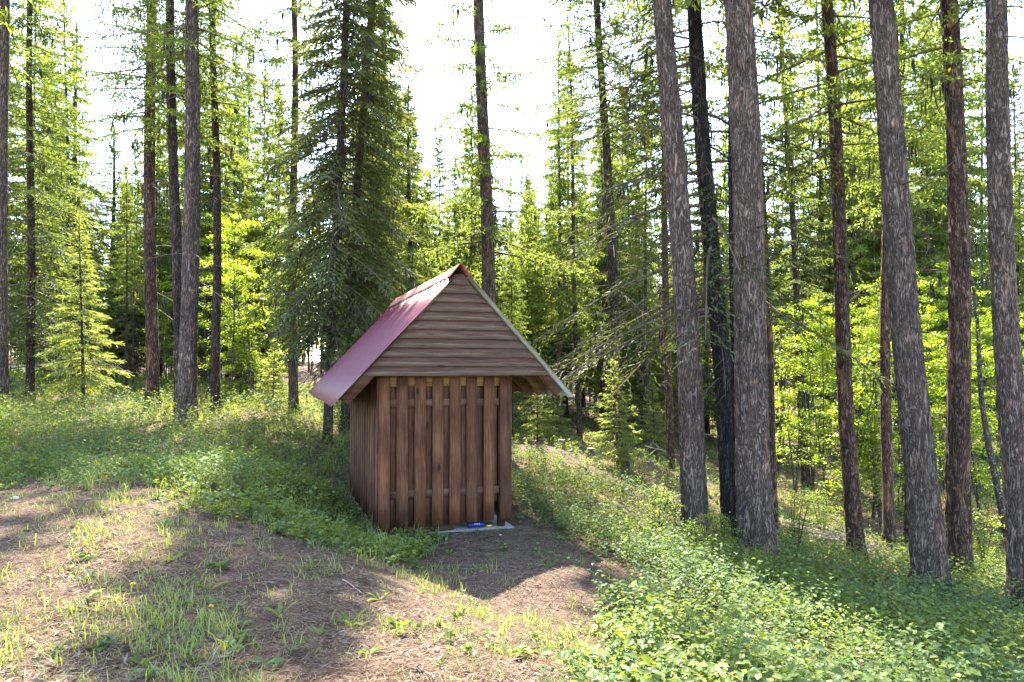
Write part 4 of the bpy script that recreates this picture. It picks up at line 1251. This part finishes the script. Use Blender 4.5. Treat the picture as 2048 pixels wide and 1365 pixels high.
for nm, sel, shp, mt, lb in (('near', near & ~spc[pid], 'oval', 'herb', 'yellow green leafy undergrowth on the near slope'), ('near', near & spc[pid], 'oval', 'herb_round', 'blue green small leaved undergrowth on the near slope'),
                         ('far', ~near & ~spc[pid], 'diamond', 'herb', 'yellow green leafy undergrowth on the farther forest floor'), ('far', ~near & spc[pid], 'diamond', 'herb_round', 'blue green low undergrowth on the farther forest floor')):
    me = leaves_mesh('undergrowth', C[sel], D[sel], N[sel], L[sel], L[sel] * rng.uniform(.6, .85, sel.sum()) * (1.15 if mt == 'herb_round' else 1) * (1.25 if shp == 'diamond' else 1), .18, shp)
    o = link('undergrowth', me, M[mt])
    tag(o, lb, 'undergrowth', kind='stuff')
print('herb leaves', m)

# grass
rng = np.random.default_rng(22)
x, y = sample(17500, 3.0, 55, rng)
fg = sstep(10, 8, y) * (x < 1.2)
padf = np.exp(-(((x + .1) / 1.5) ** 2 + ((y - 8.2) / 1.1) ** 2))
dens = np.maximum.reduce([lushL(x, y) * .9, shrubR(x, y) * .12, beyond(x, y) * .8 * (vnoise(x * .6 + 3, y * .6, 2) > .3), fg * (.12 + .6 * (vnoise(x * 1.6, y * 1.6, 8) > .62) + .22 * sstep(-1.5, -3, x)) * (1 - padf)])
dens = dens * (1 - np.clip(litter_clear(x, y), 0, .85))
keep = (rng.random(len(x)) < dens) & ~in_shed(x, y, .05)
x, y = x[keep], y[keep]
nP = len(x); nb = 9
pid = np.repeat(np.arange(nP), nb); m = len(pid)
lush = np.maximum(lushL(x, y), beyond(x, y) * .7)[pid]
scl = np.maximum(1, y / 12)[pid] ** .7
bx_ = x[pid] + rng.normal(0, .045, m) * scl; by_ = y[pid] + rng.normal(0, .045, m) * scl
C = np.stack([bx_, by_, gz(bx_, by_) - .01], 1)
az = rng.uniform(0, 6.28, m); lean = rng.uniform(.1, .75, m)
D = np.stack([np.cos(az) * lean, np.sin(az) * lean, np.ones(m)], 1)
N = np.stack([np.cos(az), np.sin(az), np.full(m, -.2)], 1)
L = rng.uniform(.05, .15, m) * (1 + 1.2 * lush) * (scl ** .3) * rng.uniform(.45, 1.4, nP)[pid]
W = rng.uniform(.003, .008, m) * scl * (1 + .4 * lush)
me = leaves_mesh('grass', C, D, N, L, W, .28, 'blade')
tag(link('grass', me, M['grass']), 'green grass blades growing over the forest floor', 'grass', kind='stuff')
print('grass blades', m)

# dry needles, straws and twigs on the litter
rng = np.random.default_rng(23)
x, y = sample(105000, 2.9, 18, rng, .78, 1.0)
keep = ~in_shed(x, y, .02) & (rng.random(len(x)) < 1 - .85 * np.maximum(lushL(x, y), shrubR(x, y)))
x, y = x[keep], y[keep]; m = len(x)
C = np.stack([x, y, gz(x, y) + rng.uniform(.001, .014, m)], 1)
az = rng.uniform(0, 6.28, m)
D = np.stack([np.cos(az), np.sin(az), rng.normal(0, .14, m)], 1)
N = np.array([0, 0, 1]) + rng.normal(0, .3, (m, 3))
L = rng.uniform(.03, .09, m) * np.where(rng.random(m) < .06, 2.2, 1)
me = leaves_mesh('needle_litter', C, D, N, L, rng.uniform(.003, .007, m) * np.maximum(1, y / 7), .1)
x, y = sample(16000, 2.9, 14, rng, .78, 1.0)
keep = ~in_shed(x, y, .02) & (rng.random(len(x)) < 1 - .85 * np.maximum(lushL(x, y), shrubR(x, y))) & (vnoise(x * 2.3, y * 2.3, 12) > .42)
x, y = x[keep], y[keep]; md = len(x)
az2 = rng.uniform(0, 6.28, md)
me2 = leaves_mesh('bark_chips', np.stack([x, y, gz(x, y) + rng.uniform(.004, .02, md)], 1), np.stack([np.cos(az2), np.sin(az2), rng.normal(0, .2, md)], 1), np.array([0, 0, 1]) + rng.normal(0, .4, (md, 3)),
                  rng.uniform(.03, .12, md), rng.uniform(.006, .02, md), .2)
tag(link('bark_litter', me2, M['stump']), 'dark bark chips and twig bits scattered on the bare ground', 'litter', kind='stuff')
tag(link('needle_litter', me, M['dry']), 'dry brown needles and straw scattered on the bare ground', 'litter', kind='stuff')

# single broad-leaved weeds in the foreground
def weed(seed, n, L):
    r = np.random.default_rng(seed)
    az = r.uniform(0, 6.28, n) ; up = r.uniform(.25, 1.3, n)
    D = np.stack([np.cos(az), np.sin(az), up], 1)
    N = np.stack([-np.cos(az) * .6, -np.sin(az) * .6, np.ones(n)], 1)
    C = np.stack([np.cos(az) * .01, np.sin(az) * .01, np.zeros(n)], 1)
    return leaves_mesh('leaf', C, D, N, L * r.uniform(.6, 1.2, n), L * r.uniform(.14, .26, n), .2, 'oval')
WM = [weed(1, 7, .10), weed(2, 9, .08), weed(3, 6, .12), weed(4, 6, .07)]
rw = random.Random(4)
WL = 'low broad leaved weed growing in the bare needle litter before the shed'
for px, py in [(280, 1330), (205, 1300), (110, 1300), (330, 1250), (470, 1300), (560, 1230), (640, 1270), (700, 1250), (760, 1200), (820, 1260), (900, 1280), (960, 1230), (1010, 1310), (1060, 1240), (880, 1330), (740, 1310), (420, 1180), (350, 1120), (240, 1180), (150, 1150), (620, 1140), (560, 1120), (700, 1090), (760, 1110), (800, 1090), (900, 1110), (960, 1140), (1090, 1130), (480, 1090), (320, 1060), (1100, 1320), (1150, 1290)]:
    d = ray(px, py)
    t = 3.0
    for _ in range(60):
        q = np.array([0, 0, CZ]) + d * t
        t += (q[2] - g1(q[0], q[1])) / -d[2] * .8
    q = np.array([0, 0, CZ]) + d * t
    me = rw.choice(WM)
    if not me.materials: me.materials.append(M['herb'])
    o = link('weed_plant', me, None, None, (q[0], q[1], g1(q[0], q[1])), (0, 0, rw.uniform(0, 6.28)), rw.uniform(.7, 1.25))
    tag(o, WL, 'weed', 'weeds in the needle litter')

def on_ground(px, py):
    d = ray(px, py); t = 3.0
    for _ in range(60):
        q = np.array([0, 0, CZ]) + d * t
        t += (q[2] - g1(q[0], q[1])) / -d[2] * .8
    q = np.array([0, 0, CZ]) + d * t
    return np.array([q[0], q[1], g1(q[0], q[1])])
for px, py, lb in [(265, 1189, 'yellow dandelion flower on bare ground at lower left'), (420, 1236, 'small yellow dandelion flower low at the bottom, left of centre'), (472, 1049, 'yellow dandelion flower at the edge of the left green patch'), (188, 890, 'yellow flower in the tall shaded grass at left')]:
    q = on_ground(px, py)
    r = bpy.data.objects.new('dandelion', None); COL.objects.link(r); r.location = q; tag(r, lb, 'flower')
    hh = .07 if py > 900 else .35
    b = MB(); b.tube([(0, 0, 0), (.005, 0, hh)], [.003, .002], 5); link('stem', b.mesh('stem'), M['herb'], r)
    n = 22; az = np.linspace(0, 6.28 * 3, n); up = np.linspace(.1, 1.6, n)
    link('bloom', leaves_mesh('bloom', np.tile([.005, 0, hh], (n, 1)), np.stack([np.cos(az), np.sin(az), up], 1), np.tile([0, 0, 1.], (n, 1)) + .3 * np.stack([np.cos(az), np.sin(az), 0 * az], 1), .022, .01), M['petal'], r)
for px, py, s, lb in [(30, 998, .05, 'small white stone on the ground at the far left'), (928, 1182, .022, 'tiny pale stone at the edge of the shed shadow'), (1001, 1071, .02, 'tiny pale stone on the trodden ground before the slab')]:
    q = on_ground(px, py)
    r_ = np.random.default_rng(int(px))
    th = np.linspace(0, 2 * np.pi, 9, endpoint=False)
    V = [(0, 0, s * .55)]
    for k, (rz, rr) in enumerate(((.45, .55), (.15, .95), (-.2, .9))):
        for t in th: V.append((s * rr * math.cos(t) * r_.uniform(.8, 1.2), s * rr * .8 * math.sin(t) * r_.uniform(.8, 1.2), s * rz))
    T = [(0, 1 + i, 1 + (i + 1) % 9) for i in range(9)]
    Q = [(1 + k * 9 + i, 10 + k * 9 + i, 10 + k * 9 + (i + 1) % 9, 1 + k * 9 + (i + 1) % 9) for k in range(2) for i in range(9)]
    tag(link('stone', mesh_np('stone', V, T, Q, True), M['rock'], None, q), lb, 'stone')
for px, py, lb in [(252, 1302, 'dark pine cone on the litter at the lower left'), (1037, 1323, 'dark pine cone near the bottom centre')]:
    q = on_ground(px, py)
    n = 60; i = np.arange(n); az = i * 2.4; z = .004 + i / n * .05; rr = .016 * np.sin(np.clip(i / n * 1.1 + .25, 0, 1) * np.pi) + .003
    r = link('pine_cone', leaves_mesh('pine_cone', np.stack([0 * z, 0 * z, z], 1), np.stack([np.cos(az), np.sin(az), 0 * az + .35], 1), np.tile([0, 0, 1.], (n, 1)), rr * 1.5, .014, .1), M['cone'], None, q + np.array([0, 0, .012]), (1.3, 0, px))
    tag(r, lb, 'pine cone')
print('STAT', STAT)
